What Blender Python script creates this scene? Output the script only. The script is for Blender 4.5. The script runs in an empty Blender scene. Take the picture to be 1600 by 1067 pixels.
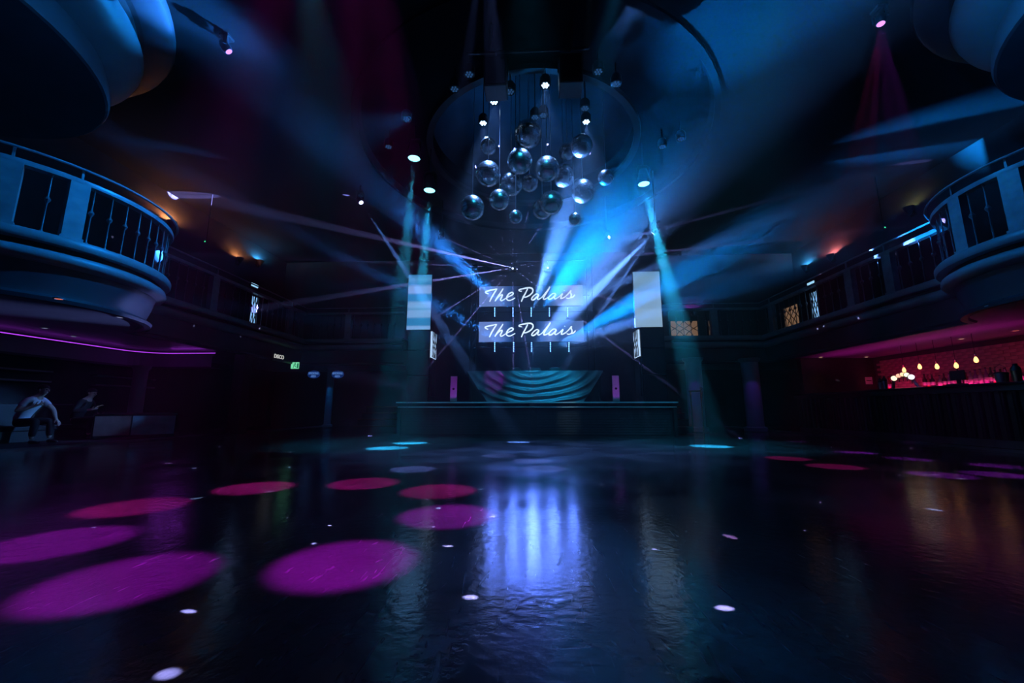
import bpy, bmesh, math, random
from mathutils import Vector, Matrix, Quaternion

S = bpy.context.scene
COL = S.collection
PI = math.pi
rnd = random.Random(11)

# ------------------------------------------------------------------ camera, world, exposure
EYE = Vector((0, 0, 0.72)); FPX = 630.0
PITCH = math.radians(9.6); YAW = math.radians(2.87)
cam_d = bpy.data.cameras.new('camera')
cam = bpy.data.objects.new('camera', cam_d); COL.objects.link(cam)
cam.location = EYE; cam.rotation_euler = (PI/2 + PITCH, 0, YAW)
cam_d.sensor_width = 36; cam_d.lens = 36*FPX/1600; cam_d.clip_start = 0.05; cam_d.clip_end = 200
S.camera = cam

vs_ = S.view_settings
vs_.view_transform = 'Standard'; vs_.look = 'None'; vs_.exposure = 0.0; vs_.gamma = 1.0; vs_.use_curve_mapping = False

world = bpy.data.worlds.new('dim_hall'); S.world = world; world.use_nodes = True
bg = world.node_tree.nodes['Background']
bg.inputs['Color'].default_value = (0.8, 0.85, 1.0, 1); bg.inputs['Strength'].default_value = 0.0

cy = S.cycles
cy.volume_bounces = 0; cy.max_bounces = 3; cy.diffuse_bounces = 1; cy.glossy_bounces = 2
cy.transmission_bounces = 2; cy.transparent_max_bounces = 6
cy.caustics_reflective = False; cy.caustics_refractive = False
cy.sample_clamp_indirect = 3.0; cy.use_light_tree = True
cy.light_sampling_threshold = 0.02; cy.use_adaptive_sampling = True; cy.adaptive_threshold = 0.13

_R = Matrix.Rotation(YAW, 3, 'Z') @ Matrix.Rotation(PI/2 + PITCH, 3, 'X')
def at(px, py, X=None, Y=None, Z=None):
    """world point that photograph pixel px,py shows on the plane X=, Y= or Z="""
    d = _R @ Vector(((px-800)/FPX, -(py-533.5)/FPX, -1))
    t = X/d.x if X is not None else Y/d.y if Y is not None else (Z-EYE.z)/d.z
    return EYE + d*t
def depth(p):
    return -(_R.transposed() @ (Vector(p)-EYE)).z

# ------------------------------------------------------------------ lights
def spot(name, src, dst, col, W, ang, r=0.02, blend=0.5, parent=None, sx=1, sy=1, smooth=0.0):
    if ang < 1.0: sx *= ang; sy *= ang; ang = 1.0      # below one degree the cone is narrowed by scale
    l = bpy.data.lights.new(name, 'SPOT'); l.energy = W; l.color = col
    l.cycles.use_multiple_importance_sampling = False
    l.spot_size = math.radians(ang); l.spot_blend = blend; l.shadow_soft_size = r
    if smooth:   # a collimated lens: no bright point at the source
        l.use_nodes = True; nt = l.node_tree; fo = nt.nodes.new('ShaderNodeLightFalloff')
        fo.inputs['Strength'].default_value = 1.0; fo.inputs['Smooth'].default_value = smooth
        nt.links.new(fo.outputs['Quadratic'], nt.nodes['Emission'].inputs['Strength'])
    o = bpy.data.objects.new(name, l); COL.objects.link(o)
    src = Vector(src); d = Vector(dst)-src
    o.rotation_euler = d.to_track_quat('-Z', 'Y').to_euler()
    o.scale = (sx, sy, 1)
    if parent is not None:
        o.parent = parent; o.location = src - parent.location
    else:
        o.location = src
    return o
def point(name, loc, col, W, r=0.05, parent=None):
    l = bpy.data.lights.new(name, 'POINT'); l.energy = W; l.color = col; l.shadow_soft_size = r; l.cycles.use_multiple_importance_sampling = False
    o = bpy.data.objects.new(name, l); COL.objects.link(o)
    o.location = Vector(loc) - (parent.location if parent is not None else Vector())
    o.parent = parent
    return o
def strip(name, a, b, w, col, W, aim):
    """LED strip: a long thin area light from a to b shining towards aim"""
    a = Vector(a); b = Vector(b); l = bpy.data.lights.new(name, 'AREA'); l.shape = 'RECTANGLE'
    l.size = (b-a).length; l.size_y = w; l.energy = W; l.color = col
    o = bpy.data.objects.new(name, l); COL.objects.link(o)
    x = (b-a).normalized(); z = -Vector(aim).normalized(); z = (z - x*z.dot(x)).normalized(); y = z.cross(x)
    m = Matrix((x, y, z)).transposed().to_4x4(); m.translation = (a+b)/2
    o.matrix_world = m
    return o

BLUE = (0.005, 0.27, 1.0); LILAC = (0.12, 0.32, 1.0); CYAN = (0.02, 0.48, 0.85)
MAG = (0.60, 0.01, 0.80); PURP = (0.42, 0.03, 0.75); AMBER = (1.0, 0.35, 0.12)

# ------------------------------------------------------------------ materials
def _nodes(name):
    m = bpy.data.materials.new(name); m.use_nodes = True
    return m, m.node_tree, m.node_tree.nodes['Principled BSDF']
def mat(name, col, rough=0.6, metal=0.0, var=0.25, scale=5.0, bump=0.0, bscale=60.0, spec=None, coat=0.0):
    m, nt, b = _nodes(name); L = nt.links.new
    tc = nt.nodes.new('ShaderNodeTexCoord')
    n = nt.nodes.new('ShaderNodeTexNoise'); n.inputs['Scale'].default_value = scale; n.inputs['Detail'].default_value = 4
    L(tc.outputs['Object'], n.inputs['Vector'])
    r = nt.nodes.new('ShaderNodeValToRGB')
    r.color_ramp.elements[0].position = 0.3; r.color_ramp.elements[1].position = 0.75
    r.color_ramp.elements[0].color = (*[c*(1-var) for c in col], 1)
    r.color_ramp.elements[1].color = (*[min(1, c*(1+var)) for c in col], 1)
    L(n.outputs['Fac'], r.inputs['Fac']); L(r.outputs['Color'], b.inputs['Base Color'])
    b.inputs['Roughness'].default_value = rough; b.inputs['Metallic'].default_value = metal
    if spec is not None: b.inputs['Specular IOR Level'].default_value = spec
    if coat: b.inputs['Coat Weight'].default_value = coat; b.inputs['Coat Roughness'].default_value = 0.05; b.inputs['Coat IOR'].default_value = 1.9
    if bump:
        n2 = nt.nodes.new('ShaderNodeTexNoise'); n2.inputs['Scale'].default_value = bscale
        L(tc.outputs['Object'], n2.inputs['Vector'])
        bp = nt.nodes.new('ShaderNodeBump'); bp.inputs['Strength'].default_value = bump; bp.inputs['Distance'].default_value = 0.01
        L(n2.outputs['Fac'], bp.inputs['Height']); L(bp.outputs['Normal'], b.inputs['Normal'])
    return m
def emis(name, col, strength, sample=False):
    m = bpy.data.materials.new(name); m.use_nodes = True; nt = m.node_tree; nt.nodes.clear()
    o = nt.nodes.new('ShaderNodeOutputMaterial'); e = nt.nodes.new('ShaderNodeEmission')
    e.inputs['Color'].default_value = (*col, 1); e.inputs['Strength'].default_value = strength
    nt.links.new(e.outputs[0], o.inputs['Surface'])
    if not sample: m.cycles.emission_sampling = 'NONE'
    return m
def screen(name, stops, axis, lo, hi, strength=1.0, dots=True):
    """lit screen whose picture is a run of colour bands along one object axis"""
    m = bpy.data.materials.new(name); m.use_nodes = True; nt = m.node_tree; nt.nodes.clear(); L = nt.links.new
    o = nt.nodes.new('ShaderNodeOutputMaterial'); e = nt.nodes.new('ShaderNodeEmission')
    tc = nt.nodes.new('ShaderNodeTexCoord'); sp = nt.nodes.new('ShaderNodeSeparateXYZ'); L(tc.outputs['Object'], sp.inputs[0])
    mr = nt.nodes.new('ShaderNodeMapRange'); mr.inputs['From Min'].default_value = lo; mr.inputs['From Max'].default_value = hi
    L(sp.outputs[axis], mr.inputs['Value'])
    r = nt.nodes.new('ShaderNodeValToRGB'); cr = r.color_ramp
    while len(cr.elements) > 1: cr.elements.remove(cr.elements[-1])
    cr.elements[0].position = stops[0][0]; cr.elements[0].color = (*stops[0][1], 1)
    for p, c in stops[1:]:
        el = cr.elements.new(p); el.color = (*c, 1)
    L(mr.outputs[0], r.inputs['Fac']); L(r.outputs['Color'], e.inputs['Color']); e.inputs['Strength'].default_value = strength
    L(e.outputs[0], o.inputs['Surface'])
    return m

M = {}
def floor_material():
    m, nt, b = _nodes('dance_floor_vinyl'); L = nt.links.new
    tc = nt.nodes.new('ShaderNodeTexCoord')
    n = nt.nodes.new('ShaderNodeTexNoise'); n.inputs['Scale'].default_value = 1.3; n.inputs['Detail'].default_value = 6
    L(tc.outputs['Object'], n.inputs['Vector'])
    r = nt.nodes.new('ShaderNodeValToRGB')
    r.color_ramp.elements[0].position = 0.35; r.color_ramp.elements[0].color = (0.038, 0.038, 0.046, 1)
    r.color_ramp.elements[1].position = 0.7; r.color_ramp.elements[1].color = (0.085, 0.084, 0.095, 1)
    L(n.outputs['Fac'], r.inputs['Fac'])
    # pale scuffs and scratches
    mp = nt.nodes.new('ShaderNodeMapping'); mp.inputs['Scale'].default_value = (9, 1.4, 1); mp.inputs['Rotation'].default_value = (0, 0, 0.5)
    L(tc.outputs['Object'], mp.inputs['Vector'])
    sc = nt.nodes.new('ShaderNodeTexNoise'); sc.inputs['Scale'].default_value = 3.0; sc.inputs['Detail'].default_value = 8; sc.inputs['Distortion'].default_value = 1.5
    L(mp.outputs[0], sc.inputs['Vector'])
    sr = nt.nodes.new('ShaderNodeValToRGB'); sr.color_ramp.elements[0].position = 0.62; sr.color_ramp.elements[1].position = 0.72
    L(sc.outputs['Fac'], sr.inputs['Fac'])
    mx = nt.nodes.new('ShaderNodeMixRGB'); mx.blend_type = 'MIX'; mx.inputs['Color2'].default_value = (0.16, 0.16, 0.18, 1)
    L(sr.outputs['Color'], mx.inputs['Fac']); L(r.outputs['Color'], mx.inputs['Color1']); L(mx.outputs[0], b.inputs['Base Color'])
    # worn gloss
    rr = nt.nodes.new('ShaderNodeMapRange'); rr.inputs['From Min'].default_value = 0.3; rr.inputs['From Max'].default_value = 0.7
    rr.inputs['To Min'].default_value = 0.10; rr.inputs['To Max'].default_value = 0.22
    L(n.outputs['Fac'], rr.inputs['Value']); L(rr.outputs[0], b.inputs['Roughness'])
    b.inputs['Specular IOR Level'].default_value = 1.0
    n2 = nt.nodes.new('ShaderNodeTexNoise'); n2.inputs['Scale'].default_value = 20; n2.inputs['Detail'].default_value = 5
    L(tc.outputs['Object'], n2.inputs['Vector'])
    bp = nt.nodes.new('ShaderNodeBump'); bp.inputs['Strength'].default_value = 0.15; bp.inputs['Distance'].default_value = 0.012
    L(n2.outputs['Fac'], bp.inputs['Height']); L(bp.outputs['Normal'], b.inputs['Normal'])
    return m
M['floor'] = floor_material()
M['carpet'] = mat('dark_carpet', (0.030, 0.024, 0.024), 0.9, bump=0.3, bscale=200)
M['wall'] = mat('dark_wall_paint', (0.035, 0.035, 0.04), 0.75, scale=1.5)
M['ceil'] = mat('black_ceiling_paint', (0.005, 0.006, 0.008), 0.95, spec=0.1, scale=0.8)
M['dome'] = mat('dome_plaster', (0.028, 0.032, 0.045), 0.9, var=0.9, scale=0.9)
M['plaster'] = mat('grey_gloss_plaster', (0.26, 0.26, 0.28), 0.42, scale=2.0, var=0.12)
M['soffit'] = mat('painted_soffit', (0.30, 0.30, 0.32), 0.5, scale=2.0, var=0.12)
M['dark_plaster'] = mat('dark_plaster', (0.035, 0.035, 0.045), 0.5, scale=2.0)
M['iron'] = mat('painted_iron', (0.16, 0.16, 0.18), 0.4, metal=0.3)
M['rail'] = mat('rail_paint', (0.30, 0.30, 0.33), 0.35)
M['black'] = mat('black_metal', (0.012, 0.012, 0.014), 0.45)
M['blackg'] = mat('black_lacquer', (0.010, 0.010, 0.013), 0.25)
M['wood'] = mat('dark_stained_wood', (0.035, 0.022, 0.016), 0.5, scale=9, var=0.4)
M['chrome'] = mat('chrome', (0.75, 0.75, 0.78), 0.12, metal=1.0, var=0.05)
M['steel'] = mat('brushed_steel', (0.5, 0.5, 0.53), 0.3, metal=1.0, var=0.1)
M['mirror'] = mat('mirror_tiles', (0.90, 0.93, 0.98), 0.24, metal=1.0, var=0.06, scale=14, coat=1.0)
M['cloth'] = mat('dark_satin_drape', (0.20, 0.22, 0.24), 0.38, var=0.15, bump=0.1, bscale=90)
M['lens_off'] = mat('dark_lens', (0.02, 0.02, 0.03), 0.08, spec=0.9)
M['brass'] = mat('brass', (0.75, 0.48, 0.22), 0.25, metal=1.0, var=0.1)
M['tile'] = mat('glazed_bar_tile', (0.42, 0.25, 0.20), 0.35, var=0.35, scale=3)
M['grout'] = mat('grout', (0.05, 0.04, 0.04), 0.9)
M['pale'] = mat('pale_edge_paint', (0.8, 0.8, 0.82), 0.35, var=0.05)
M['white'] = mat('white_paint', (0.6, 0.6, 0.62), 0.5, var=0.08)
M['led_white'] = emis('led_white', (0.12, 0.34, 1.0), 9)
M['led_dim'] = emis('led_dim', (0.08, 0.30, 0.8), 0.18)
M['led_par'] = emis('led_par', (0.45, 0.70, 1.0), 5)
M['lens_cyan'] = emis('lens_cyan', (0.25, 0.85, 1.0), 3)
M['lens_lilac'] = emis('lens_lilac', (0.5, 0.6, 1.0), 4)
M['lens_purple'] = emis('lens_purple', (0.75, 0.30, 1.0), 1.5)
M['lens_green'] = emis('lens_green', (0.05, 1.0, 0.35), 1.5)
M['neon'] = emis('sign_lettering', (0.62, 0.78, 1.0), 1.5)
M['flame'] = emis('filament_bulb', (1.0, 0.45, 0.15), 3.2)
M['warm'] = emis('warm_lamp', (1.0, 0.33, 0.10), 1.2)

# ------------------------------------------------------------------ mesh building
class MB:
    def __init__(s): s.v = []; s.f = []
    def add(s, v, f):
        k = len(s.v); s.v += [tuple(p) for p in v]; s.f += [tuple(i+k for i in q) for q in f]; return s
    def box(s, c, d, rz=0.0, m=None):
        x, y, z = (q/2 for q in d); c = Vector(c); R = Matrix.Rotation(rz, 3, 'Z') if m is None else m
        v = [c + R @ Vector((i*x, j*y, k*z)) for i in (-1, 1) for j in (-1, 1) for k in (-1, 1)]
        return s.add(v, [(0,1,3,2),(4,6,7,5),(0,4,5,1),(2,3,7,6),(0,2,6,4),(1,5,7,3)])
    def lathe(s, prof, c=(0,0,0), n=24, ax=None, sx=1.0, sy=1.0, a0=0.0, a1=2*PI):
        """surface of revolution of (r, z) pairs about c; ax = axis direction"""
        c = Vector(c); Q = Vector((0,0,1)).rotation_difference(Vector(ax)).to_matrix() if ax is not None else Matrix.Identity(3)
        full = abs(a1-a0-2*PI) < 1e-6; m = n if full else n+1; k = len(prof); v = []; f = []
        for i in range(m):
            a = a0 + (a1-a0)*i/n
            for r, z in prof: v.append(c + Q @ Vector((r*math.cos(a)*sx, r*math.sin(a)*sy, z)))
        for i in range(n):
            p, q = i*k, ((i+1) % m)*k
            for j in range(k-1): f.append((p+j, q+j, q+j+1, p+j+1))
        return s.add(v, f)
    def cyl(s, a, b, r, r2=None, n=12):
        a = Vector(a); b = Vector(b); h = (b-a).length; r2 = r if r2 is None else r2
        return s.lathe([(0,0),(r,0),(r2,h),(0,h)], a, n, b-a)
    def tube(s, pts, r, n=6, closed=False):
        pts = [Vector(p) for p in pts]; N = len(pts); rr = r if isinstance(r, (list, tuple)) else [r]*N; v = []; f = []; up = None
        for i, p in enumerate(pts):
            t = (pts[min(i+1, N-1)] - pts[max(i-1, 0)]).normalized()
            if up is None:
                up = Vector((0,0,1)) if abs(t.z) < 0.9 else Vector((0,1,0))
            sd = t.cross(up).normalized(); up = sd.cross(t).normalized()
            for k in range(n):
                a = 2*PI*k/n; v.append(p + (sd*math.cos(a) + up*math.sin(a))*rr[i])
        for i in range(N-1):
            for k in range(n): f.append((i*n+k, i*n+(k+1) % n, (i+1)*n+(k+1) % n, (i+1)*n+k))
        f.append(tuple(range(n-1, -1, -1))); f.append(tuple((N-1)*n+k for k in range(n)))
        return s.add(v, f)
    def mesh(s, name, m, smooth=False):
        me = bpy.data.meshes.new(name); me.from_pydata(s.v, [], s.f)
        bm = bmesh.new(); bm.from_mesh(me); bmesh.ops.remove_doubles(bm, verts=bm.verts, dist=1e-5)
        bmesh.ops.recalc_face_normals(bm, faces=bm.faces); bm.to_mesh(me); bm.free()
        me.materials.append(m)
        if smooth:
            me.polygons.foreach_set('use_smooth', [True]*len(me.polygons))
            me.set_sharp_from_angle(angle=math.radians(smooth if smooth is not True else 40))
        return me
    def build(s, name, m, parent=None, smooth=False, loc=None, bevel=0.0):
        o = bpy.data.objects.new(name, s.mesh(name, m, smooth)); COL.objects.link(o)
        if loc is not None: o.location = loc
        if parent is not None: o.parent = parent
        if bevel:
            b = o.modifiers.new('edge', 'BEVEL'); b.width = bevel; b.segments = 2; b.limit_method = 'ANGLE'
        return o
def inst(name, me, parent=None, loc=(0,0,0), rz=0.0, scale=None):
    o = bpy.data.objects.new(name, me); COL.objects.link(o); o.location = loc; o.rotation_euler = (0,0,rz); o.parent = parent
    if scale: o.scale = scale
    return o
def tag(o, label=None, cat=None, group=None, kind=None):
    for k, v in (('label', label), ('category', cat), ('group', group), ('kind', kind)):
        if v: o[k] = v
    return o
def thing(name, label, cat, loc=(0,0,0), group=None, kind=None):
    o = bpy.data.objects.new(name, None); COL.objects.link(o); o.location = loc; o.empty_display_size = 0.1
    return tag(o, label, cat, group, kind)
def struct(o, label=None): return tag(o, label, None, None, 'structure')
def smooth_path(pts, sub=6):
    """Catmull-Rom through pts"""
    P = [Vector(p) for p in pts]; out = []
    for i in range(len(P)-1):
        p0, p1, p2, p3 = P[max(i-1,0)], P[i], P[i+1], P[min(i+2, len(P)-1)]
        for k in range(sub):
            t = k/sub
            out.append(0.5*((2*p1) + (p2-p0)*t + (2*p0-5*p1+4*p2-p3)*t*t + (3*p1-p0-3*p2+p3)*t**3))
    out.append(P[-1]); return out
# ------------------------------------------------------------------ room shell
XW, Y0, Y1, ZC = 11.8, -4.0, 18.0, 7.72
DOME = Vector((0.05, 10.35, 0)); R_OUT, R_IN = 4.65, 2.8
struct(MB().box((0, 7, -0.1), (2*XW, 22, 0.2)).build('floor', M['floor']), 'black glossy scuffed dance floor reflecting the stage')
struct(MB().box((-10.45, 7, 0.01), (2.7, 22, 0.03)).build('floor_left', M['carpet']), 'dark carpet strip under the left balcony')
struct(MB().box((10.0, 7, 0.01), (3.6, 22, 0.03)).build('floor_right', M['carpet']), 'dark carpet strip in front of the bar')
struct(MB().box((-9.1, 7, 0.02), (0.07, 22, 0.05)).build('trim_1', M['steel']), 'thin metal edging between dance floor and left seating')
struct(MB().box((8.2, 7, 0.02), (0.07, 22, 0.05)).build('trim_2', M['steel']), 'thin metal edging between dance floor and bar side')
struct(MB().box((-XW-0.1, 7, 4), (0.2, 22, 8.4)).build('wall_left', M['wall']))
struct(MB().box((XW+0.1, 7, 4), (0.2, 22, 8.4)).build('wall_right', M['wall']))
struct(MB().box((0, Y0-0.1, 4), (2*XW+0.4, 0.2, 8.4)).build('wall_front', M['wall']))
struct(MB().box((0, Y1+0.1, 4), (2*XW+0.4, 0.2, 8.4)).build('wall_back', M['wall']))
def build_ceiling():
    angs = sorted(set([2*PI*i/72 for i in range(72)] +
                      [math.atan2(y-DOME.y, x-DOME.x) % (2*PI) for x in (-XW, XW) for y in (Y0, Y1)]))
    mb = MB(); v = []
    for a in angs:
        c, s = math.cos(a), math.sin(a)
        t = min(((XW if c > 0 else -XW)-DOME.x)/c if abs(c) > 1e-6 else 1e9, ((Y1 if s > 0 else Y0)-DOME.y)/s if abs(s) > 1e-6 else 1e9)
        for r, z in ((t, ZC), (R_OUT, ZC), (R_OUT, ZC+0.06), (R_OUT-0.12, ZC+0.2), (R_IN+0.1, ZC+0.2), (R_IN, ZC+0.16), (R_IN, ZC+0.75)):
            v.append((DOME.x+r*c, DOME.y+r*s, z))
    n = len(angs); k = 7
    f = [(i*k+j, ((i+1) % n)*k+j, ((i+1) % n)*k+j+1, i*k+j+1) for i in range(n) for j in range(k-1)]
    o = mb.add(v, f).build('ceiling', M['ceil'], smooth=30); struct(o, 'black ceiling with a wide stepped circular recess')
    d = MB().lathe([(R_IN+0.02, ZC+0.74), (2.4, ZC+1.25), (1.6, ZC+1.6), (0.8, ZC+1.75), (0, ZC+1.8)], DOME, 48).build('dome', M['dome'], o, smooth=True)
    rim = MB().lathe([(R_IN-0.05, ZC+0.12), (R_IN+0.12, ZC+0.10), (R_IN+0.14, ZC+0.2), (R_IN-0.04, ZC+0.24), (R_IN-0.05, ZC+0.12)], DOME, 64).build('rim', M['black'], o, smooth=30)
    rim2 = MB().lathe([(R_OUT-0.04, ZC-0.05), (R_OUT+0.1, ZC-0.05), (R_OUT+0.12, ZC+0.01), (R_OUT-0.04, ZC+0.03), (R_OUT-0.04, ZC-0.05)], DOME, 72).build('rim', M['ceil'], o, smooth=30)
build_ceiling()

def ceil_z(x, y):
    r = math.hypot(x-DOME.x, y-DOME.y)
    if r > R_OUT: return ZC
    if r > R_IN: return ZC+0.2
    prof = [(R_IN, ZC+0.75), (2.4, ZC+1.25), (1.6, ZC+1.6), (0.8, ZC+1.75), (0, ZC+1.8)]
    for (r0, z0), (r1, z1) in zip(prof, prof[1:]):
        if r >= r1: return z0+(z1-z0)*(r0-r)/(r0-r1)
    return ZC+1.8
# ------------------------------------------------------------------ balconies
def sweep(path, sg, prof, closed=False):
    n = len(path); mb = MB(); k = len(prof); v = []; f = []
    for i in range(n):
        t0 = (path[i]-path[max(i-1,0)]); t1 = (path[min(i+1,n-1)]-path[i])
        t0 = t0.normalized() if t0.length > 1e-6 else t1.normalized(); t1 = t1.normalized() if t1.length > 1e-6 else t0
        n0 = Vector((t0.y, -t0.x))*sg; n1 = Vector((t1.y, -t1.x))*sg; m = (n0+n1).normalized(); m = m/max(0.6, m.dot(n0))
        for o, z in prof: v.append((path[i].x+m.x*o, path[i].y+m.y*o, z))
    for i in range(n-1):
        for j in range(k-1): f.append((i*k+j, (i+1)*k+j, (i+1)*k+j+1, i*k+j+1))
    return mb.add(v, f)
def bay_path(side, xe, cx, cyy, rx, ry, yb, xb):
    sg = 1 if side == 'left' else -1
    c0 = math.asin(max(-1, min(1, (xe-cx)*sg/rx))); pts = [Vector((xe, y)) for y in (-4, -2, 0, 2, 3.4)]
    ys = cyy - ry*math.cos(c0)
    if ys > 3.6: pts.append(Vector((xe, ys-0.08)))
    N = 30
    for i in range(N+1):
        a = -(PI/2-c0) + 2*(PI/2-c0)*i/N
        pts.append(Vector((cx+sg*rx*math.cos(a), cyy+ry*math.sin(a))))
    y = cyy+ry*math.cos(c0)+0.08
    while y < yb-0.2: pts.append(Vector((xe, y))); y += 0.6
    pts.append(Vector((xe, yb)))
    x = xe
    while abs(x-xb) > 0.6: x += sg*0.55; pts.append(Vector((x, yb)))
    return pts, sg
def arclen(path):
    s = [0]
    for a, b in zip(path, path[1:]): s.append(s[-1]+(b-a).length)
    return s
def along(path, L, d, sg, off):
    i = 0
    while i < len(L)-2 and L[i+1] < d: i += 1
    u = (d-L[i])/max(1e-6, L[i+1]-L[i]); p = path[i].lerp(path[i+1], u); t = (path[i+1]-path[i]).normalized()
    nn = Vector((t.y, -t.x))*sg
    return p+nn*off, math.atan2(t.y, t.x)
bal_me = MB().lathe([(0,0),(0.03,0),(0.03,0.03),(0.011,0.06),(0.011,0.50),(0.03,0.53),(0.042,0.56),(0.03,0.59),(0.011,0.62),(0.011,0.96),(0.02,0.98),(0,0.98)], n=8).mesh('baluster', M['iron'], True)
post_me = MB().box((0,0,0.5), (0.24,0.14,1.0)).box((0,0,0.03), (0.28,0.17,0.06)).mesh('post', M['rail'])
def balcony(side, xe, cx, cyy, rx, ry, yb, xb, posts, label):
    path, sg = bay_path(side, xe, cx, cyy, rx, ry, yb, xb); L = arclen(path)
    T = thing('balcony', label, 'balcony', kind='structure')
    xw = -XW*sg
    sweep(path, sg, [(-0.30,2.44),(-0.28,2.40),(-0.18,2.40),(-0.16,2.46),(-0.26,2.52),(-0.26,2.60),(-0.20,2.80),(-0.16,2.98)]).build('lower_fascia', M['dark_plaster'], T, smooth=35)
    sweep(path, sg, [(-0.18,2.97),(-0.10,2.98),(-0.03,3.02),(0.0,3.08),(-0.02,3.15),(-0.10,3.20),(-0.18,3.21)]).build('moulding', M['plaster'], T, smooth=50)
    sweep(path, sg, [(-0.18,3.20),(-0.14,3.22),(-0.14,3.28),(-0.10,3.28)]).build('groove', M['black'], T)
    sweep(path, sg, [(-0.12,3.27),(0.03,3.27),(0.05,3.30),(0.05,3.38),(0.02,3.42),(-0.30,3.42)]).build('lip', M['plaster'], T, smooth=50)
    # walking surface and soffit reach back to the walls
    for nm, z, m, off in (('gallery_floor', 3.41, M['carpet'], -0.28), ('soffit', 2.44, M['soffit'], -0.29)):
        inner = []; outer = []
        for i, p in enumerate(path):
            q, _ = along(path, L, L[i], sg, off)
            outer.append((q.x, q.y, z))
            if p.y < yb-1e-4: inner.append((xw, p.y, z))
            else: inner.append((p.x, Y1, z) if abs(p.x-xe) > 0.01 else (xw, Y1, z))
        n = len(path); f = [(i, i+1, n+i+1, n+i) for i in range(n-1)]
        MB().add(outer+inner, f).build(nm, m, T)
    sweep(path, sg, [(-0.17,4.40),(-0.03,4.40),(-0.02,4.44),(-0.03,4.48),(-0.17,4.48),(-0.17,4.40)]).build('flat_rail', M['rail'], T, smooth=30)
    sweep(path, sg, [(0.02+0.022*math.cos(a), 4.63+0.022*math.sin(a)) for a in [2*PI*i/8 for i in range(9)]]).build('hand_rail', M['rail'], T, smooth=True)
    for d in posts:
        q, a = along(path, L, d, sg, -0.10); inst('post', post_me, T, (q.x, q.y, 3.41), a)
        q, a = along(path, L, d, sg, -0.04); MB().box((q.x, q.y, 4.55), (0.03, 0.03, 0.18), a).build('rail_bracket', M['rail'], T)
    d = L[0]+5.0
    while d < L[-1]-0.1:
        if all(abs(d-e) > 0.17 for e in posts):
            q, a = along(path, L, d, sg, -0.10); inst('baluster', bal_me, T, (q.x, q.y, 3.42), a)
        d += 0.27
    return T, path, L, sg
def arc_at(path, L, px_x, side):
    """arc length where the path passes photograph column px_x at rail height"""
    best = None
    for i, p in enumerate(path):
        q = _R.transposed() @ (Vector((p.x, p.y, 3.9))-EYE)
        if q.z > -0.3: continue
        x = 800+FPX*q.x/-q.z
        if best is None or abs(x-px_x) < best[0]: best = (abs(x-px_x), L[i])
    return best[1]
_p, _sg = bay_path('left', -8.8, -9.3, 6.5, 2.05, 2.15, 15.0, -4.4); _L = arclen(_p)
bl = balcony('left', -8.8, -9.3, 6.5, 2.05, 2.15, 15.0, -4.4, [arc_at(_p, _L, x, 'l') for x in (10, 132, 246)] + [arc_at(_p, _L, 330, 'l'), arc_at(_p, _L, 452, 'l'), _L[-1]-2.2], 'lower left balcony with rounded bay and iron railing')
_p, _sg = bay_path('right', 8.45, 9.4, 6.6, 2.0, 2.0, 15.0, 4.4); _L = arclen(_p)
br = balcony('right', 8.45, 9.4, 6.6, 2.0, 2.0, 15.0, 4.4, [arc_at(_p, _L, x, 'r') for x in (1590, 1490)] + [arc_at(_p, _L, 1392, 'r'), arc_at(_p, _L, 1318, 'r'), arc_at(_p, _L, 1205, 'r'), _L[-1]-2.2], 'lower right balcony with rounded bay above the bar')

def upper_bay(cx, side, label):
    T = thing('upper_bay', label, 'balcony', kind='structure'); c = Vector((cx, 4.0, 0))
    def part(nm, prof, m, sm=35):
        mb = MB().lathe(prof, c, 72); mb.v = [(max(-XW+0.03, min(XW-0.03, x)), y, z) for x, y, z in mb.v]
        mb.build(nm, m, T, smooth=sm)
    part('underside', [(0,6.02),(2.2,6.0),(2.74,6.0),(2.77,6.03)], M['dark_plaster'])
    part('lower_band', [(2.77,6.03),(2.79,6.10),(2.76,6.30),(2.70,6.48),(2.60,6.52)], M['plaster'])
    part('groove', [(2.62,6.51),(2.50,6.54),(2.50,6.62),(2.58,6.64)], M['black'])
    part('flared_band', [(2.56,6.62),(2.74,6.66),(2.95,6.76),(3.08,6.90),(3.13,7.04),(3.10,7.10),(3.02,7.12)], M['plaster'], 50)
    part('recess', [(3.04,7.12),(3.00,7.15),(3.00,7.45),(3.10,7.47)], M['black'])
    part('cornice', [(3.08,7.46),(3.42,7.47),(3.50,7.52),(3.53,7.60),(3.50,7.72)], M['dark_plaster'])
upper_bay(-9.4, 'left', 'upper left drum-shaped balcony bay with glossy flared band')
upper_bay(9.3, 'right', 'upper right drum-shaped balcony bay with glossy flared band')

# ------------------------------------------------------------------ left side under the balcony
bp = [Vector((-11.3, y)) for y in (-4, 0, 4, 7, 9, 10.4)] + [Vector((-10.6-0.7*math.cos(a), 10.5+0.7*math.sin(a))) for a in [PI/2*i/8 for i in range(1, 9)]] + [Vector((-9.9, 11.2)), Vector((-9.3, 11.2))]
bh = thing('bulkhead', 'dropped ceiling bulkhead with curved end and purple cove light', 'bulkhead', kind='structure')
sweep(bp, 1, [(-0.4,1.93),(0.0,1.93),(0.0,2.30),(-0.06,2.30),(-0.06,2.26),(-0.4,2.26)]).build('face', M['soffit'], bh)
sweep(bp, 1, [(0.03,1.90),(0.03,1.95),(-0.02,1.95),(-0.02,1.90),(0.03,1.90)]).build('bottom_bead', M['dark_plaster'], bh)
sweep(bp, 1, [(-0.09+0.012*math.cos(a), 2.36+0.012*math.sin(a)) for a in [2*PI*i/6 for i in range(7)]]).build('led_strip', emis('cove_led', (0.45, 0.05, 0.9), 1.2), bh)
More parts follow.
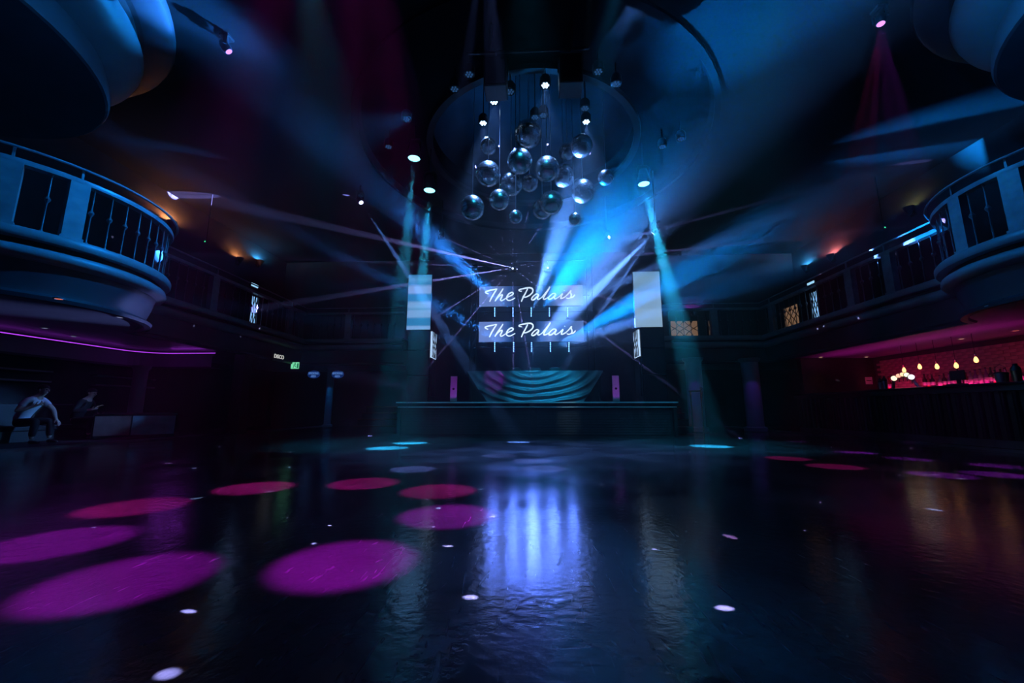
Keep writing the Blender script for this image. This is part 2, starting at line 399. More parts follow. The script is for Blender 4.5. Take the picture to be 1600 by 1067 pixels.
col_o = MB().lathe([(0,0.02),(0.24,0.02),(0.24,0.12),(0.18,0.16),(0.16,0.2),(0.16,1.80),(0.2,1.86),(0.22,1.93)], (-10.95,10.75,0), 24).build('column', M['plaster'], smooth=35)
struct(col_o, 'round plaster column at the end of the left seating')
for i, (x, y) in enumerate(((-9.05, 12.15),)):
    o = MB().box((x, y, 1.22), (0.34, 0.34, 2.42)).box((x, y, 0.1), (0.4, 0.4, 0.18)).build('pier', M['wood']); struct(o)
# wall shelves in the seating alcove
for z, lb in ((1.62, 'upper blue-lit ledge on the alcove wall'), (1.38, 'lower ledge on the alcove wall')):
    for y0, y1 in ((5.5, 9.2), (10.2, 11.9)):
        o = MB().box((-11.7, (y0+y1)/2, z), (0.2, y1-y0, 0.04)).build('trim_3', M['soffit']); struct(o)

# ------------------------------------------------------------------ bar side
we = MB().box((10.4, 14.1, 1.22), (2.7, 0.2, 2.42)).build('wall_bar_end', M['wood']); struct(we, 'dark timber wall at the far end of the bar')
wb = MB().box((11.55, 11.3, 1.22), (0.3, 5.4, 2.42)).build('wall_bar', M['grout']); struct(wb, 'tiled wall behind the bar')
tile_me = MB().box((0,0,0), (0.03, 0.262, 0.072)).mesh('tile', M['tile'])
for r in range(13):
    for c in range(20):
        y = 8.75+c*0.27+(0.135 if r % 2 else 0)
        if y > 13.85: continue
        inst('tile', tile_me, wb, (11.395+rnd.uniform(-.004,.004), y, 1.30+r*0.08))
# ------------------------------------------------------------------ stage
ZS = 0.93
st = thing('stage', 'low black stage with slatted front and bright metal lip', 'stage', (0.06, 11.0, 0), kind='thing')
MB().box((0, 2.2, ZS-0.04), (7.5, 4.5, 0.08)).build('deck', M['blackg'], st)
MB().box((0, -0.085, ZS-0.018), (7.52, 0.05, 0.036)).build('lip_strip', M['pale'], st)
MB().box((0, -0.03, ZS-0.085), (7.44, 0.06, 0.11)).build('fascia', M['blackg'], st)
MB().box((0, -0.066, ZS-0.14), (7.44, 0.03, 0.02)).build('lower_strip', M['pale'], st)
MB().box((0, 0.25, 0.4), (7.4, 0.4, 0.78)).build('body', M['black'], st)
MB().box((0, 0.02, 0.03), (7.4, 0.08, 0.06)).build('plinth', M['black'], st)
for x in (-3.68, -0.06, 3.68): MB().box((x, 0.0, 0.42), (0.09, 0.12, 0.78)).build('post', M['black'], st)
slat_me = MB().box((0,0,0), (3.5, 0.03, 0.052)).mesh('slat', mat('slat_paint', (0.035,0.035,0.04), 0.35))
for x in (-1.87, 1.81):
    for k in range(11): inst('slat', slat_me, st, (x, 0.02, 0.10+k*0.066))
drape = MB().box((0, 16.9, 3.75), (8.6, 0.06, 7.5)).build('backdrop_drape', mat('backdrop_velvet', (0.02,0.022,0.03), 0.9)); tag(drape, 'tall black backdrop hanging behind the stage', 'drape')

# DJ booth with swagged cloth
bt = thing('dj_booth', 'long DJ table behind a swagged dark satin cloth', 'dj booth', (0.08, 12.2, ZS))
MB().box((0, 0.45, 0.93), (4.15, 0.9, 0.05)).build('table_top', M['black'], bt)
for x in (-1.95, 1.95):
    for y in (0.1, 0.8): MB().box((x, y, 0.46), (0.07, 0.07, 0.92)).build('leg', M['black'], bt)
MB().box((0, 0.10, 0.48), (3.95, 0.04, 0.86)).build('front_board', M['black'], bt)
def swag():
    nu, nv = 120, 70; v = []; f = []
    for j in range(nv+1):
        t = j/nv
        for i in range(nu+1):
            u = -1+2*i/nu
            half = 2.05-0.62*t**1.1
            x = u*half
            z = 0.95-t*0.93
            # folds are nested hanging curves: phase grows downward and inwards
            q = math.hypot(x*0.52, (0.95-z)+0.22)
            ph = q*33 + 0.7*math.sin(3.1*x)+0.3*math.sin(7*x+9*t)
            s = (0.5+0.5*math.sin(ph))**1.8
            y = -0.06-0.12*s*min(1, 3*t+0.15)*(1-0.25*abs(u)) + 0.03*abs(u)
            v.append((x, y, z))
    for j in range(nv):
        for i in range(nu):
            a = j*(nu+1)+i; f.append((a, a+1, a+nu+2, a+nu+1))
    return MB().add(v, f).build('swag_cloth', M['cloth'], bt, smooth=180)
swag()
for x, lb in ((-0.62, 'left'), (0.62, 'right')):
    cd = thing('deck_player', 'flat black media player on the DJ table, %s of the mixer' % lb, 'media player', (0.08+x, 12.55, ZS+0.955))
    MB().box((0,0,0.05), (0.34,0.4,0.1)).build('case', M['black'], cd, bevel=0.01)
    MB().lathe([(0,0.1),(0.12,0.1),(0.12,0.125),(0,0.125)], n=24).build('jog_wheel', M['steel'], cd)
    MB().box((0,0.14,0.105), (0.2,0.08,0.012)).build('display', M['led_dim'], cd)
mx = thing('mixer', 'small black mixer between the two media players', 'mixer', (0.08, 12.55, ZS+0.955))
MB().box((0,0,0.05), (0.36,0.4,0.1)).build('case', M['black'], mx, bevel=0.01)
for i in range(4): MB().box((-0.12+i*0.08, -0.05, 0.105), (0.015,0.16,0.012)).build('fader', M['steel'], mx)
for i in range(4):
    for j in range(3): MB().cyl((-0.12+i*0.08, 0.06+j*0.05, 0.1), (-0.12+i*0.08, 0.06+j*0.05, 0.125), 0.014, n=8).build('knob', M['black'], mx)

# purple-lit uprights either side of the booth
for x, lb in ((-2.42, 'left'), (2.52, 'right')):
    up = thing('stage_upright', 'narrow pale upright lit purple, on stage %s of the DJ booth' % lb, 'upright', (x, 12.4, ZS))
    MB().box((0,0,0.02), (0.3,0.25,0.04)).build('foot', M['black'], up)
    MB().box((0,0,0.42), (0.2,0.06,0.78)).build('panel', M['white'], up)
    MB().lathe([(0,0),(0.035,0),(0.035,0.02),(0,0.02)], (0,-0.03,0.42), 12, (0,-1,0)).build('knob', M['black'], up)
    spot('upright_light', (x*0.99, 11.5, ZS+0.02), (x, 12.4, ZS+0.45), PURP, 14, 40, 0.03)

# speaker stacks and LED screens
def speaker_stack(x0, x1, y, z1, lb):
    t = thing('speaker_stack', 'tall black speaker stack on the stage under the %s screen' % lb, 'speaker', ((x0+x1)/2, y, ZS))
    w = x1-x0; h = z1-ZS
    for k, (a, b) in enumerate(((0, 0.36), (0.365, 0.72), (0.725, 1.0))):
        MB().box((0, 0.28, h*(a+b)/2), (w, 0.56, h*(b-a))).build('cabinet', M['black'], t, bevel=0.015)
        cb = t.children[-1]
        MB().box((0, -0.012, h*(a+b)/2), (w-0.08, 0.02, h*(b-a)-0.08)).build('grille', mat('speaker_grille', (0.018,0.018,0.02), 0.6, bump=0.6, bscale=300), cb)
    return t
speaker_stack(-3.82, -3.12, 12.05, at(655,515,Y=12).z, 'left')
speaker_stack(3.24, 3.95, 12.05, at(1010,511,Y=12).z, 'right')
def lattice(mb, w, h, place, r=0.012):
    """art-deco crossing arcs in a w x h panel; place(u,v) -> 3D"""
    for c in range(3):
        for s in (-1, 1):
            pts = []
            for k in range(11):
                v = k/10; u = (c+0.5)/3 + s*(0.26*math.cos(PI*v) )
                pts.append(place(max(0.03, min(0.97, u))*w, v*h))
            mb.tube(pts, r, 5)
    return mb
def side_lantern(x, lb, sgn):
    t = thing('lattice_light', 'lit white panel with black lattice, inner side of %s speaker stack' % lb, 'light panel', (x, 12.05, 2.3))
    MB().box((0, 0.3, 0.4), (0.05, 0.56, 0.8)).build('panel', emis('lantern_white', (0.45, 0.68, 1.0), 1.1, True), t)
    lattice(MB(), 0.56, 0.8, lambda a, b: (sgn*0.03, 0.02+a, b), 0.014).build('lattice', M['black'], t)
    MB().box((0, 0.3, -0.6), (0.05, 0.56, 1.16)).build('lower_panel', M['dark_plaster'], t)
side_lantern(-3.08, 'left', 1); side_lantern(3.2, 'right', -1)

B1 = (0.03, 0.22, 0.52); B2 = (0.21, 0.42, 0.80); B3 = (0.10, 0.33, 0.66)
scrL = screen('banded_screen_left', [(0.0,B2),(0.05,B2),(0.08,B1),(0.19,B1),(0.23,B2),(0.33,B2),(0.36,B3),(0.40,B2),(0.47,B2),(0.52,B1),(0.62,B1),(0.66,(0.24,0.40,0.82)),(0.76,(0.24,0.40,0.82)),(0.82,B1),(0.9,B3),(1.0,B1)], 'Z', 0, 1.78, 0.85)
scrR = screen('banded_screen_right', [(0.0,(0.33,0.56,0.83)),(0.3,(0.36,0.58,0.85)),(0.34,(0.30,0.52,0.80)),(0.6,(0.33,0.56,0.84)),(0.65,(0.24,0.46,0.76)),(0.85,(0.28,0.52,0.80)),(1.0,(0.18,0.42,0.70))], 'Z', 0, 1.76, 0.72)
for nm, p0, p1, m, lb in (('left', at(635,515,Y=12), at(675,429,Y=12), scrL, 'tall LED screen with blue bands on the left speaker stack'),
                          ('right', at(993,511,Y=12), at(1030,424,Y=12), scrR, 'tall pale blue LED screen on the right speaker stack')):
    w = p1.x-p0.x; h = p1.z-p0.z
    t = thing('led_screen', lb, 'led screen', ((p0.x+p1.x)/2, 12.0, p0.z))
    MB().box((0, 0.05, h/2), (w, 0.08, h)).build('frame', M['black'], t)
    for i in range(2):
        for k in range(4):
            MB().box(((i-0.5)*w/2, 0.004, h*(k+0.5)/4), (w/2-0.003, 0.012, h/4-0.003)).build("led_tile", m, t)
    MB().box((0, 0.12, h/2), (0.06, 0.06, h)).build('bracket', M['black'], t)

# "The Palais" signs
STROKES = [
 ('T', [[(195,240),(160,224),(165,210),(230,195),(305,180)], [(305,180),(270,230),(235,285),(212,332)]]),
 ('h', [[(385,178),(350,230),(315,275),(280,325)], [(280,325),(315,285),(350,258),(374,254),(366,280),(350,308),(365,322),(400,305)]]),
 ('e', [[(400,305),(450,278),(492,260),(516,240),(495,225),(455,245),(430,285),(440,314),(480,318),(540,290)]]),
 ('P', [[(625,215),(590,206),(600,192),(660,180),(722,172),(760,186),(766,220),(735,255),(690,278),(655,284),(638,272)], [(700,186),(670,240),(640,290),(618,335)]]),
 ('a', [[(842,256),(812,248),(772,275),(750,304),(765,318),(800,300),(842,258),(826,294),(836,312),(880,290)]]),
 ('l', [[(880,290),(930,235),(972,188),(986,165),(968,196),(926,255),(902,296),(912,312),(950,298),(968,285)]]),
 ('a', [[(1062,250),(1027,244),(987,270),(965,300),(980,313),(1020,295),(1062,254),(1042,290),(1052,309),(1100,285)]]),
 ('i', [[(1100,285),(1146,248),(1127,284),(1126,305),(1160,296),(1180,282)], [(1166,214),(1170,210)]]),
 ('s', [[(1170,292),(1212,258),(1252,214),(1246,236),(1257,266),(1245,296),(1212,306),(1190,296)], [(1240,300),(1275,290),(1302,264)]]),
]
LIL1 = (0.14, 0.24, 0.62); DK = (0.004, 0.014, 0.05); MID = (0.03, 0.10, 0.36)
def palais_sign(pa, pb, Y, stops, lb):
    a = at(*pa, Y=Y); b = at(*pb, Y=Y); w = b.x-a.x; h = a.z-b.z; c = ((a.x+b.x)/2, Y, b.z)
    t = thing('script_sign', lb, 'sign', c)
    m = screen('sign_screen', stops, 'X', -w/2, w/2)
    n = 4
    for i in range(n):
        MB().box((-w/2+w*(i+0.5)/n, 0.0, h/2), (w/n-0.003, 0.03, h)).build('screen_panel', m, t)
    MB().box((0, 0.04, h+0.012), (w+0.02, 0.08, 0.024)).box((0, 0.04, -0.005), (w+0.02, 0.08, 0.01)).box((0,0.05,h/2), (w-0.1, 0.03, 0.05)).build('frame', M['black'], t)
    for s in (-0.4, 0.4): MB().cyl((s*w, 0.03, h/2), (s*w, 13.2-Y, h/2), 0.012).build('hook', M['steel'], t)
    for nm, strokes in STROKES:
        mb = MB()
        for st_ in strokes:
            pts = smooth_path([((x-75)/1330*w-w/2, -0.04, h-(y-148)/237*h) for x, y in st_], 5)
            N = len(pts)
            mb.tube(pts, [0.021*(0.75+0.45*math.sin(PI*min(1, (i+1)/(N+1)))) for i in range(N)], 6)
        mb.build('letter_'+nm.lower(), M['neon'], t, smooth=True)
    return t
palais_sign((749.2, 448), (911.2, 477), 13.0, [(0,LIL1),(0.20,LIL1),(0.29,MID),(0.36,DK),(0.60,DK),(0.68,MID),(0.76,LIL1),(0.9,(0.30,0.36,0.78)),(1,LIL1)], 'upper sign reading The Palais in white script letters')
palais_sign((748.5, 503), (912.5, 533), 12.95, [(0,LIL1),(0.18,LIL1),(0.28,MID),(0.34,DK),(0.54,DK),(0.60,MID),(0.68,LIL1),(0.78,MID),(0.9,(0.08,0.18,0.5)),(1,(0.12,0.22,0.6))], 'lower sign reading The Palais in white script letters')

# rig behind the signs that carries signs and battens
rg = thing('stage_truss', 'black truss frame behind the signs', 'truss', (0, 13.2, ZS))
for x in (-1.95, 1.95):
    for dx in (-0.1, 0.1): MB().cyl((x+dx, 0, 0), (x+dx, 0, 4.9), 0.022).build('upright', M['black'], rg)
    for k in range(16): MB().cyl((x-0.1, 0, 0.15+k*0.3), (x+0.1, 0, 0.45+k*0.3 if k < 15 else 4.85), 0.01, n=6).build('brace', M['black'], rg)
for z in (5.75, at(830,487,Y=13.2).z, at(830,542,Y=13.2).z, at(830,462,Y=13.2).z, at(830,517,Y=13.2).z): MB().cyl((-1.95, 0, z-ZS), (1.95, 0, z-ZS), 0.022).build('crossbar', M['black'], rg)

# stairs beside the stage
def stairs(x0, x1, y0, lb, m):
    t = thing('stair', lb, 'stairs', ((x0+x1)/2, y0, 0.025))
    for k in range(4):
        MB().box((0, 0.3*k+0.15, 0.1+0.2*k), (x1-x0, 0.3, 0.2)).build('step', M['carpet'], t)
        MB().box((0, 0.3*k-0.005, 0.19+0.2*k), (x1-x0, 0.03, 0.025)).build('nosing', m, t)
stairs(-5.6, -4.0, 12.6, 'short stair left of the stage with dull brass nosings', M['brass'])
stairs(4.05, 4.8, 12.6, 'short stair right of the stage with brass nosings', M['brass'])
hr = thing('handrail', 'brass handrail above the right stage stair', 'handrail', (5.15, 13.0, 0.03))
MB().tube([(-0.25,0,1.26),(0.08,0,1.27),(0.25,0.2,1.36),(0.32,0.5,1.40)], 0.025, 8).build('rail', M['brass'], hr, smooth=True)
for p in ((-0.2,0,1.26),(0.3,0.45,1.39)): MB().cyl((p[0],p[1],0.0), p, 0.02).build('post', M['brass'], hr)
spot('stair_fill', (4.75, 12.9, 2.4), (4.6, 13.0, 0.2), AMBER, 16, 60, 0.0); spot('stair_fill', (-4.6, 12.9, 2.4), (-4.6, 13.0, 0.2), AMBER, 8, 60, 0.0)  # added amber spots warm the two stairs, no lamp is built
# ------------------------------------------------------------------ mirror balls
BALLS = [ # px, py, r px, distance Y, label
 (825.2, 209.8, 21.7, 8.37, 'largest mirror ball at the top centre of the hanging cluster'),
 (763.4, 228.2, 13.6, 8.53, 'small mirror ball high on the left of the cluster'),
 (763.0, 271.7, 19.4, 8.18, 'large mirror ball directly under the small high left one'),
 (812.3, 251.9, 19.4, 7.68, 'mirror ball touching the underside of the largest ball'),
 (854.4, 263.9, 19.4, 7.93, 'mirror ball right of centre on a long plain cable'),
 (886.0, 237.2, 13.0, 8.53, 'small mirror ball overlapping the hazy ball at upper right'),
 (908.6, 228.2, 17.4, 8.10, 'hazy mirror ball at the upper right of the cluster'),
 (880.5, 273.9, 17.7, 8.92, 'mirror ball half hidden behind the right of centre ball'),
 (910.6, 298.4, 18.4, 9.11, 'mirror ball standing in the lilac beam'),
 (946.7, 277.3, 12.4, 8.78, 'small mirror ball farthest right in the cluster'),
 (738.1, 324.5, 19.0, 7.94, 'mirror ball farthest left and low in the cluster'),
 (780.3, 312.0, 16.0, 8.01, 'mirror ball low left between the two big left balls'),
 (798.7, 287.4, 18.4, 8.49, 'mirror ball in the middle left of the cluster'),
 (827.4, 285.4, 14.0, 8.74, 'small mirror ball in the very middle of the cluster'),
 (861.5, 316.4, 18.0, 8.25, 'mirror ball low right overlapping the one behind it'),
 (847.4, 326.5, 15.5, 8.72, 'mirror ball tucked behind the low right ball'),
 (805.9, 338.5, 10.4, 8.00, 'tiny mirror ball hanging lowest under the cluster'),
 (898.1, 342.1, 9.8, 8.69, 'tiny mirror ball low in the lilac beam'),
]
def facet_ball():
    v = []; f = []; rows = 26
    mb = MB()
    for j in range(rows):
        t0, t1 = -PI/2+PI*j/rows, -PI/2+PI*(j+1)/rows
        n = max(5, int(round(52*math.cos((t0+t1)/2))))
        for i in range(n):
            a0, a1 = 2*PI*i/n, 2*PI*(i+1)/n; g = 0.003
            q = [(math.cos(t)*math.cos(a), math.cos(t)*math.sin(a), math.sin(t)) for t, a in ((t0+g,a0+g),(t0+g,a1-g),(t1-g,a1-g),(t1-g,a0+g))]
            cq = sum((Vector(p) for p in q), Vector())/4; ax = Vector((rnd.uniform(-1,1), rnd.uniform(-1,1), rnd.uniform(-1,1))).normalized()
            Rj = Matrix.Rotation(math.radians(rnd.gauss(0, 1.6)), 3, ax); mb.add([cq*1.004+Rj @ (Vector(p)-cq) for p in q], [(0,1,2,3)])
    return mb.mesh('mirrored_sphere', M['mirror'])
ball_me = facet_ball()
core_me = MB().lathe([(0.985*math.cos(t), 0.985*math.sin(t)) for t in [-PI/2+PI*i/16 for i in range(17)]], n=32).mesh('core', M['black'], True)
cap_me = MB().lathe([(0,0.985),(0.16,0.98),(0.16,1.06),(0.05,1.10),(0.05,1.2),(0,1.2)], n=16).mesh('cap', M['steel'], True)
for px, py, rp, Y, lb in BALLS:
    c = at(px, py, Y=Y); r = rp*depth(c)/FPX
    t = thing('mirror_ball', lb, 'mirror ball', c, 'mirror balls hanging in one cluster')
    b = inst('mirrored_sphere', ball_me, t, (0,0,0), rnd.uniform(0, 6), (r,r,r))
    b.rotation_euler = (rnd.uniform(-.1,.1), rnd.uniform(-.1,.1), rnd.uniform(0,6))
    inst('core', core_me, t, (0,0,0), 0, (r,r,r)); inst('cap', cap_me, t, (0,0,0), 0, (r,r,r))
    top = ceil_z(c.x, c.y)
    MB().cyl((0,0,r*1.15), (0,0,top-c.z), 0.007, n=5).build('cable', M['steel'], t)
# added narrow spots imitate specks the mirror balls reflect on floor and balconies
STARS = [(700,853,1.6),(735,933,1.7),(295,955,1.8),(262,1053,1.8),(1132,950,1.9),(1024,858,1.2),(878,810,1.1),(922,771,1.0),(1180,810,1.0),(1260,829,1.0),
         (676,823,0.9),(490,849,0.9),(515,821,0.9),(450,809,.8),(1001,754,.8),(1010,765,.8),(1067,740,.7),(1282,760,.8),(1282,785,.8),(853,749,.8),(641,780,.8),(667,780,.8),(552,782,.8),(399,772,.7),(780,755,.8),(147,824,.8)]
for px, py, a in STARS:
    p = at(px, py, Z=0); src = Vector((rnd.uniform(-.8,.8), rnd.uniform(7.9,8.6), 4.8))
    spot('added_speck_spot', src, p, (0.42,0.42,1.0), 110000, a*0.3, 0.002, 0.9, sx=1.0, sy=rnd.choice((0.25,0.4)))
for k in range(44):
    px = rnd.uniform(60, 1500); py = 690+150*rnd.random()**2.2
    p = at(px, py, Z=0.0 if abs(px-830) < 640 else 0.03)
    spot('added_speck_spot', (rnd.uniform(-.8,.8), rnd.uniform(7.9,8.6), 4.8), p, rnd.choice(((0.42,0.5,1.0),(0.6,0.35,1.0),(0.3,0.6,1.0))), 32000*rnd.uniform(.4,1.3), rnd.uniform(.35,.6), 0.002, 0.9)
for k in range(12):
    sg = rnd.choice((-1,1)); p = Vector((sg*(8.7 if sg < 0 else 8.0), rnd.uniform(9.3,14.5), rnd.choice((rnd.uniform(2.5,3.4), rnd.uniform(4.5,6.5)))))
    spot('added_speck_spot', (0.3*sg, 8.3, 5.6), p, (0.5,0.5,1.0), 12000, 0.4, 0.002, 0.9)

# ------------------------------------------------------------------ fixtures
def aim_matrix(d): return Vector((0,0,-1)).rotation_difference(Vector(d).normalized()).to_matrix()
def moving_head(loc, aim, lens, lb, s=1.0, name='moving_head', hang=None):
    loc = Vector(loc); t = thing(name, lb, 'stage light', loc); d = (Vector(aim)-loc).normalized(); Q = aim_matrix(d)
    up = 0.24*s
    MB().box((0,0,up+0.06*s), (0.26*s,0.26*s,0.10*s)).build('base', M['black'], t, bevel=0.01)
    yk = MB()
    ya = math.atan2(d.y, d.x)-PI/2; sd = Vector((math.cos(ya), math.sin(ya), 0))
    for q in (-1, 1): yk.box(sd*q*0.15*s+Vector((0,0,0.1*s)), (0.035*s, 0.09*s, 0.26*s), ya)
    yk.box((0,0,up-0.01*s), (0.335*s,0.09*s,0.04*s), ya).build('yoke', M['black'], t)
    hd = MB().lathe([(0,0.16*s),(0.07*s,0.15*s),(0.115*s,0.05*s),(0.12*s,-0.08*s),(0.10*s,-0.15*s),(0.085*s,-0.15*s)], (0,0,0), 20, None); hd.v = [tuple(Q @ Vector(p)) for p in hd.v]
    ho = hd.build('head', M['black'], t, smooth=40)
    ln = MB().lathe([(0,-0.145*s),(0.085*s,-0.147*s)], (0,0,0), 20); ln.v = [tuple(Q @ Vector(p)) for p in ln.v]
    ln.build('lens', lens, ho)
    MB().cyl((0,0,up+0.1*s), (0,0,ceil_z(loc.x, loc.y)-loc.z), 0.025).build('drop_pole', M['black'], t)
    return t, loc + d*0.16*s
# three pendant cyan profile spots
for (px,py,Z), fl, lb, W in (((647,248,7.0),(605,700),'cyan pendant spotlight, higher of the two on the left',900), ((671,298,6.6),(640,692),'cyan pendant spotlight, lower of the two on the left',900), ((1006,288,6.7),(1110,697),'cyan pendant spotlight hanging on the right',1100)):
    p = at(px,py,Z=Z); q = at(*fl, Z=0)
    t = thing('pendant_spotlight', lb, 'spotlight', p)
    MB().lathe([(0.15,0.0),(0.16,0.02),(0.15,0.2),(0.10,0.42),(0,0.45)], (0,0,0), 24).build('housing', M['black'], t, smooth=40)
    MB().lathe([(0,0.02),(0.15,0.02)], (0,0,0), 24).build('lens', M['lens_cyan'], t)
    MB().tube([(-0.17,0,0.15),(-0.18,0,0.45),(-0.12,0,0.56),(0.12,0,0.56),(0.18,0,0.45),(0.17,0,0.15)], 0.014).build('yoke', M['black'], t)
    MB().cyl((0,0,0.56), (0,0,ceil_z(p.x, p.y)-p.z), 0.02).build('drop_pole', M['black'], t)
    spot('cyan_beam', p-Vector((0,0,0.06)), q, CYAN, W*60, 7.0, 0.05, 0.5, t, smooth=0.16)

# LED battens under each sign, five lamps each
def overhead(px, py, Y, dx, dy, slope):
    """aim point 3 m nearer the audience that rises at slope, so the beam leaves over the dance floor"""
    z0 = at(px, py, Y=Y).z; lo, hi = 0.0, 6.0
    for _ in range(40):
        k = (lo+hi)/2
        if at(px+dx*k, py+dy*k, Y=Y-3).z - z0 < slope*3: lo = k
        else: hi = k
    return at(px+dx*lo, py+dy*lo, Y=Y-3)
ROWS = [('upper', 13.05, 480, 15, (773,801.5,830,858.5,887), [((-90,-16),1.0,2.2,1500),((-160,-148),1.5,9.0,6000),((52,-150),1.0,12.0,4000),((95,-40),1.5,3.0,2500),((95,-20),1.0,2.2,1200)]),
        ('lower', 13.0, 534, 16, (773,802.5,830.5,860,889), [((-90,-14),1.0,2.2,2200),((-90,-48),1.0,3.6,3500),((125,-135),1.4,13.0,3800),((110,-32),0.8,3.9,4500),((110,-16),0.5,2.4,1500)])]
ordn = ('first', 'second', 'third', 'fourth', 'fifth')
for row, Y, y0, hh, xs, beams in ROWS:
    for ci, px in enumerate(xs):
        b0 = at(px, y0+hh+2, Y=Y); tp = at(px, y0-0.3, Y=Y); h = tp.z-b0.z
        t = thing('led_batten', 'vertical five-lamp LED batten under the %s sign, %s from left' % (row, ordn[ci]), 'stage light', (b0.x, Y, b0.z), 'led battens under the signs')
        hs = MB().box((0, 0.05, h/2), (0.10, 0.09, h)).build('housing', M['black'], t, bevel=0.01)
        MB().cyl((0, 0.09, h/2), (0, 13.2-Y, h/2), 0.015).build('bracket', M['black'], t)
        (dx, dy), dY, ang, W = beams[ci]
        spot('batten_spill', (b0.x, Y-0.06, b0.z+h/2), (b0.x, 5.0, 0.0), (0.09,0.19,1.0), (35,65,125,65,35)[ci], 56, 0.05, 1.0, t, smooth=3.0)
        wide = ang >= 4
        for k in range(5):
            p = at(px, y0+hh*(k+0.5)/5, Y=Y); l = p-Vector((b0.x, Y, b0.z))
            MB().lathe([(0,-0.004),(0.014,-0.002),(0.018,0.008)], (l.x, 0, l.z), 10, (0,1,0)).build('lamp', M['led_white'], hs)
            s = p+Vector((0,-0.03,0)); q = overhead(px, y0+hh*(k+0.5)/5, Y, dx, dy, 0.5) if wide else at(px+dx, y0+hh*(k+0.5)/5+dy, Y=Y-dY)
            if wide and k % 2: continue
            spot('batten_beam', s, q, LILAC if ci > 1 else (0.03,0.24,1.0), W*(7.0 if wide else 11.0), ang, 0.012, 0.8, t, smooth=4.0 if wide else 0.12)

# laser projector with a star of thin rays, and its neighbour
def laser_box(loc, lb, lens):
    t = thing('laser_projector', lb, 'laser', loc)
    MB().box((0,0.12,0), (0.22,0.2,0.13)).build('case', M['black'], t, bevel=0.01)
    MB().lathe([(0,-0.004),(0.03,0),(0.035,0.02)], (0,0,0), 14, (0,1,0)).build('lens', lens, t)
    MB().tube([(-0.12,0.12,0),(-0.13,0.12,0.12),(0.13,0.12,0.12),(0.12,0.12,0)], 0.01).cyl((0,0.12,0.12), (0,0.3,5.73-loc.z), 0.012).build('bracket', M['black'], t)
    return t
L0 = at(801,419,Y=12.9); lz = laser_box(L0, 'laser projector throwing a star of lilac rays above the signs', M['lens_lilac'])
L1 = at(856,418,Y=12.9); laser_box(L1, 'small laser projector with a white dot right of the star', M['lens_lilac'])
RAYS = [(-220,-50,2.6,1.4),(-330,52,2.0,1.0),(-40,-110,.9,.8),(-10,-90,.9,.8),(2,-110,1,.8),(28,-100,.9,.8),(60,-90,.9,.8),(150,-40,.9,1),(200,-22,.9,1.2),(120,38,.9,1),(70,52,.9,.9),(14,80,.9,.8),(1,130,.9,.9),(-60,70,.9,1),(-110,70,.9,1.2),(-180,-8,.9,1),(-150,-66,.9,1),(-60,-60,.9,.8)]
for dx, dy, w, en in RAYS:
    spot('laser_ray', L0+Vector((0,-0.03,0)), at(801+dx,419+dy,Y=12.9-0.5), (0.30,0.31,1.0), 230000*en, 1.0*w, 0.003, 0.4, lz, smooth=0.03)

# moving heads in the air either side
H1 = at(562,313,Y=11.5); t, s = moving_head(H1, at(655,455,Y=10.5), M['lens_lilac'], 'moving head on the left with a narrow lilac beam', 0.8, hang=True)
spot('lilac_beam', s, at(655,455,Y=10.5), LILAC, 110000, 3.0, 0.015, 0.5, t, smooth=0.4)
H2 = at(1025,360,Y=11.5); t, s = moving_head(H2, at(920,470,Y=12.5), M['lens_lilac'], 'moving head on the right with lilac beams towards the signs', 0.8, hang=True)
for q, a, W in (((905,480),8,90000), ((930,500),3.5,50000), ((905,440),2.5,24000), ((1017,440),2.0,10000)):
    spot('lilac_beam', s, at(*q, Y=12.6), LILAC, W, a, 0.015, 0.6, t, smooth=1.0)
H3 = at(948,372,Y=12.9); t, s = moving_head(H3, at(1050,330,Y=10.9), M['lens_lilac'], 'moving head above the signs aimed to the right', 0.7)
for px, py, q, Yd, W, a in ((862,545,(1240,335),2.2,150000,15), (862,545,(1130,400),2.0,30000,9), (831,487,None,(100,-230),14000,20), (801,487,None,(-240,-222),22000,14), (800,540,(470,350),2.2,22000,8), (862,545,(1000,495),1.5,30000,9), (845,487,None,(150,-200),95000,26)):
    spot('blue_beam', at(px,py,Y=13.0)-Vector((0,0.1,0)), at(*q, Y=13.0-Yd) if q else overhead(px, py, 13.0, *Yd, 0.5), BLUE, W*1.3, a, 0.03, 1.0, smooth=8.0)
H4 = at(690,372,Y=12.9); t, s = moving_head(H4, at(560,340,Y=11), M['lens_off'], 'moving head above the signs aimed to the left', 0.7)
# purple effect lights on the ceiling
E1 = at(1376,30,Z=7.5); t, s = moving_head(E1, (5.0,6.0,0), M['lens_purple'], 'ceiling effect light with purple beams on the right', 0.7)
for q in ((3.82,6.46),(3.87,5.57),(4.56,4.93),(5.2,5.0),(5.57,6.47),(5.47,7.37),(6.03,5.74)):
    spot('purple_beam', s, (q[0],q[1],0), (0.9,0.02,0.35) if q[0] < 4 else PURP, 5000, 4.8, 0.03, 0.5, t)
for q, a in (((1335,240),3.2),((1352,255),1.6),((1392,260),2.0),((1412,235),1.6)):
    spot('purple_beam', s, at(*q, Y=E1.y+0.9), PURP, 2500, a, 0.01, 0.5, t)
E2 = at(352,73,Z=7.5); t, s = moving_head(E2, at(430,180,Z=6.4), M['lens_purple'], 'ceiling effect light with a faint purple beam on the left', 0.7)
spot('purple_beam', s, at(440,190,Y=E2.y+1.0), PURP, 450, 3.0, 0.01, 0.6, t)
E3 = Vector((-1.8, 2.9, 7.5)); t, s = moving_head(E3, (-1.8,2.95,0), M['lens_purple'], 'ceiling effect light above the ring of magenta pools', 0.7)
